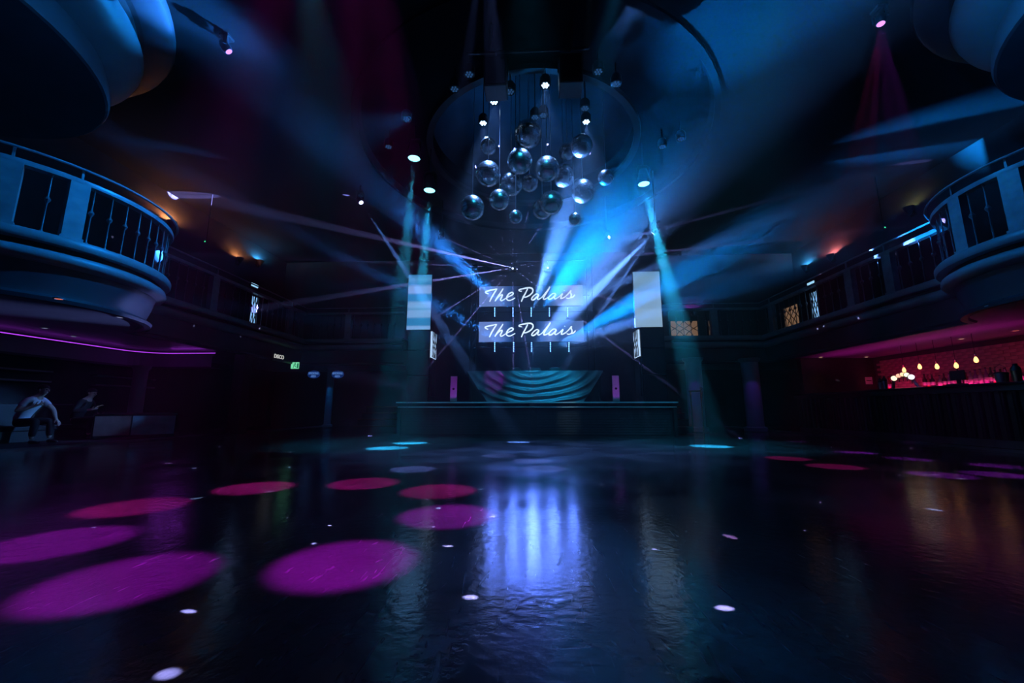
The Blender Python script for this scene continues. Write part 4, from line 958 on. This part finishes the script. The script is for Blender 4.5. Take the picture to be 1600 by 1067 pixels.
def person(loc, yaw, pose, label, skinm, shirtm, pantsm, hairm, shoem, sleeve, held=None):
    t = thing('person', label, 'person', loc); t.rotation_euler = (0,0,yaw)
    P = pose; B = Fig()
    pel = B.p(P['pelvis'], (0.075,0.065)); sp = B.p(P['spine'], (0.10,0.08), pel); ch = B.p(P['chest'], (0.125,0.085), sp); ub = B.p(P['upper'], (0.09,0.07), ch)
    nk = B.p(P['neck'], 0.052, ub)
    h = Vector(P['head']); f = Vector(P['face']).normalized(); u = Vector((0,0,1)); u = (u-f*u.dot(f)).normalized()
    jaw = B.p(h-u*0.07+f*0.015, (0.052,0.06), nk); sk = B.p(h+u*0.01, (0.076,0.092), jaw); B.p(h+u*0.075, (0.062,0.074), sk)
    for s, k in ((1,'l'),(-1,'r')):
        sh = B.p(P['sh_'+k], 0.056, ub); el = B.p(P['el_'+k], 0.041, sh); B.p(Vector(P['el_'+k]).lerp(Vector(P['wr_'+k]), 0.35), 0.039, el); wr = B.p(P['wr_'+k], 0.026, len(B.v)-1)
        hand(B, wr, P['hd_'+k], P['hn_'+k], P.get('curl_'+k, 0.5), s)
        hp = B.p(P['hp_'+k], 0.062, pel); kn = B.p(P['kn_'+k], 0.048, hp); B.p(Vector(P['kn_'+k]).lerp(Vector(P['an_'+k]), 0.35), 0.046, kn); an = B.p(P['an_'+k], 0.038, len(B.v)-1)
    body = skin_obj('body', B.v, B.e, B.r, skinm, t)
    # clothes follow the same skeleton a little further out
    C = Fig(); a = C.p(Vector(P['pelvis'])+Vector((0,0,-0.01)), (0.148,0.122)); b = C.p(P['spine'], (0.138,0.108), a); c = C.p(P['chest'], (0.160,0.112), b); d = C.p(P['upper'], (0.088,0.078), c)
    C.p(Vector(P['upper']).lerp(Vector(P['neck']), 0.45), (0.068,0.066), d)
    for k in ('l','r'):
        s = C.p(Vector(P['sh_'+k])*1.0, 0.066, d); e = C.p(Vector(P['sh_'+k]).lerp(Vector(P['el_'+k]), min(1, sleeve)*0.55), 0.064, s); e = C.p(Vector(P['sh_'+k]).lerp(Vector(P['el_'+k]), min(1, sleeve)), 0.060, e)
        if sleeve > 1: e = C.p(Vector(P['el_'+k]).lerp(Vector(P['wr_'+k]), 0.4), 0.054, e); C.p(Vector(P['el_'+k]).lerp(Vector(P['wr_'+k]), 0.85), 0.042, e)
    skin_obj('shirt', C.v, C.e, C.r, shirtm, t)
    T = Fig(); a = T.p(P['pelvis'], (0.115,0.10)); T.p(Vector(P['pelvis'])+Vector((0.01,0,0.09)), (0.118,0.10), a)
    for k in ('l','r'):
        hp = T.p(P['hp_'+k], 0.094, a); md = T.p(Vector(P['hp_'+k]).lerp(Vector(P['kn_'+k]), 0.5), 0.088, hp); kn = T.p(P['kn_'+k], 0.076, md); T.p(Vector(P['kn_'+k]).lerp(Vector(P['an_'+k]), 0.9), 0.054, kn)
    skin_obj('trousers', T.v, T.e, T.r, pantsm, t)
    for k in ('l','r'):
        F = Fig(); an = Vector(P['an_'+k]); i = F.p(an+Vector((-0.03,0,-0.05)), 0.042); F.chain(i, [(an+Vector((0.06,0,-0.055)), (0.043,0.036)), (an+Vector((0.16,0,-0.065)), (0.042,0.026))])
        skin_obj('shoe', F.v, F.e, F.r, shoem, t)
    # face and hair
    w = f.cross(u)
    MB().tube([h+u*0.02+f*0.088, h-u*0.012+f*0.108, h-u*0.022+f*0.094], [0.008,0.014,0.010], 8).build('nose', skinm, t, smooth=True)
    for s in (-1, 1):
        MB().lathe([(0,-0.012),(0.010,-0.006),(0.012,0),(0.010,0.006),(0,0.012)], h+u*0.018+f*0.084+w*s*0.032, 8).build('eye', M['black'], t, smooth=True)
        MB().lathe([(0,-0.03),(0.012,-0.015),(0.014,0.008),(0.008,0.028),(0,0.03)], h+w*s*0.080-u*0.005, 8).build('ear', skinm, t, smooth=True)
    MB().tube([h-u*0.052+f*0.082-w*0.024, h-u*0.055+f*0.09, h-u*0.052+f*0.082+w*0.024], 0.006, 6).build('mouth', mat('lips', (0.25,0.10,0.09), 0.5), t, smooth=True)
    H = MB(); n1, n2 = 20, 10; v = []; fc = []
    for j in range(n2+1):
        for i in range(n1):
            az = 2*PI*i/n1; fr = math.cos(az); el = PI/2 - (PI/2+0.45-0.62*max(0, fr)-0.15*abs(math.sin(az)))*j/n2
            v.append(h+u*0.030+f*(0.099*math.cos(el)*fr-0.012)+w*(0.083*math.cos(el)*math.sin(az))+u*(0.088*math.sin(el)))
    for j in range(n2):
        for i in range(n1): fc.append((j*n1+i, j*n1+(i+1) % n1, (j+1)*n1+(i+1) % n1, (j+1)*n1+i))
    H.add(v, fc).build('hair', hairm, t, smooth=True)
    return t
skin1 = mat('skin', (0.55,0.36,0.28), 0.5, var=0.06); hair1 = mat('dark_hair', (0.015,0.011,0.009), 0.6); shoe1 = mat('shoe_leather', (0.03,0.025,0.02), 0.45)
POSE_A = dict(pelvis=(0,0,0.44), spine=(0.07,0,0.60), chest=(0.17,0,0.78), upper=(0.24,0,0.92), neck=(0.29,0,1.00), head=(0.34,0,1.11), face=(1,-0.1,-0.12),
  sh_r=(0.23,-0.175,0.90), el_r=(0.16,-0.30,0.66), wr_r=(0.36,-0.16,0.77), hd_r=(0.7,0.5,0.5), hn_r=(-0.3,0.6,0.6), curl_r=0.8,
  sh_l=(0.23,0.175,0.90), el_l=(0.40,0.24,0.70), wr_l=(0.50,0.20,0.50), hd_l=(0.7,-0.1,-0.7), hn_l=(-0.6,0,-0.7), curl_l=0.4,
  hp_r=(0.04,-0.10,0.43), kn_r=(0.44,-0.17,0.47), an_r=(0.40,-0.16,0.10), hp_l=(0.04,0.10,0.43), kn_l=(0.44,0.17,0.47), an_l=(0.46,0.17,0.10))
pa_ = person((-10.66, 8.00, 0.02), 0.25, POSE_A, 'person in a white T-shirt sitting and leaning forward on the bench', skin1, mat('white_tshirt', (0.62,0.64,0.68), 0.8, var=0.08, bump=0.4, bscale=25), mat('black_jeans', (0.012,0.012,0.015), 0.8), hair1, shoe1, 0.62)
POSE_B = dict(POSE_A); POSE_B.update(spine=(0.05,0,0.60), chest=(0.12,0,0.78), upper=(0.18,0,0.92), neck=(0.22,0,1.00), head=(0.26,0,1.10), face=(1,-0.35,-0.25), sh_r=(0.17,-0.175,0.90), el_r=(0.12,-0.29,0.66), wr_r=(0.40,-0.22,0.70), hd_r=(1,0.1,0.25), hn_r=(0,0.3,0.9), curl_r=0.6,
  sh_l=(0.17,0.175,0.90), el_l=(0.24,0.25,0.66), wr_l=(0.38,0.14,0.58), hd_l=(1,-0.2,0), hn_l=(0,-0.3,0.8))
pb_ = person((-10.97, 9.30, 0.02), 0.35, POSE_B, 'person in dark clothes sitting behind, holding out a phone', skin1, mat('black_jumper', (0.012,0.012,0.014), 0.85), mat('black_trousers', (0.012,0.012,0.014), 0.8), hair1, shoe1, 1.35)
Rb = Matrix.Rotation(0.35, 3, 'Z'); ph = thing('phone', 'phone with a pale screen held by the person in dark clothes', 'phone', Vector((-10.97,9.30,0.02))+Rb @ Vector((0.54,-0.19,0.775)))
ph.rotation_euler = (0, -0.45, 0.35)
MB().box((0,0,0), (0.15,0.075,0.009)).build('case', M['black'], ph, bevel=0.003); MB().box((0,0,0.006), (0.14,0.068,0.003)).build('display', emis('phone_screen', (0.5,0.6,0.9), 0.5), ph)
spot('seat_fill', (-3.3, 11.7, 3.0), (-10.2, 8.8, 0.7), (0.10,0.35,1.0), 1600, 14, 0.05, 0.8)  # added blue spot without a fixture brightens the seated people and cabinet
spot('face_fill', (-9.5, 8.3, 2.3), (-10.4, 8.6, 1.1), (0.35,0.06,0.9), 5, 70, 0.03, 0.8)  # added purple fill aimed at the faces, not part of the cove strip

# ------------------------------------------------------------------ haze
def haze(base, core, c, r):
    """stage haze: thin in the hall, thicker round the stage so that beams fade out beyond it"""
    m = bpy.data.materials.new('theatrical_haze'); m.use_nodes = True; nt = m.node_tree; nt.nodes.clear(); L = nt.links.new
    o = nt.nodes.new('ShaderNodeOutputMaterial'); v = nt.nodes.new('ShaderNodeVolumeScatter')
    v.inputs['Anisotropy'].default_value = 0.1; v.inputs['Color'].default_value = (0.95,0.97,1,1)
    tc = nt.nodes.new('ShaderNodeTexCoord'); mp = nt.nodes.new('ShaderNodeMapping'); mp.vector_type = 'TEXTURE'
    mp.inputs['Location'].default_value = c; mp.inputs['Scale'].default_value = r; L(tc.outputs['Object'], mp.inputs['Vector'])
    g = nt.nodes.new('ShaderNodeTexGradient'); g.gradient_type = 'QUADRATIC_SPHERE'; L(mp.outputs[0], g.inputs[0])
    a = nt.nodes.new('ShaderNodeMath'); a.operation = 'MULTIPLY_ADD'; a.inputs[1].default_value = core; a.inputs[2].default_value = base
    L(g.outputs['Fac'], a.inputs[0]); L(a.outputs[0], v.inputs['Density'])
    L(v.outputs[0], o.inputs['Volume'])
    b = MB().box((0, 6.95, 4.5), (2*XW+0.2, 22.2, 10.0)).build('haze', m)
    return tag(b, 'thin stage haze filling the whole hall', 'haze', None, 'stuff')
haze(0.0032, 0.13, (1.3, 11.9, 4.5), (8.2, 5.6, 4.3))
S.cycles.volume_step_rate = 1.2; S.cycles.volume_max_steps = 64
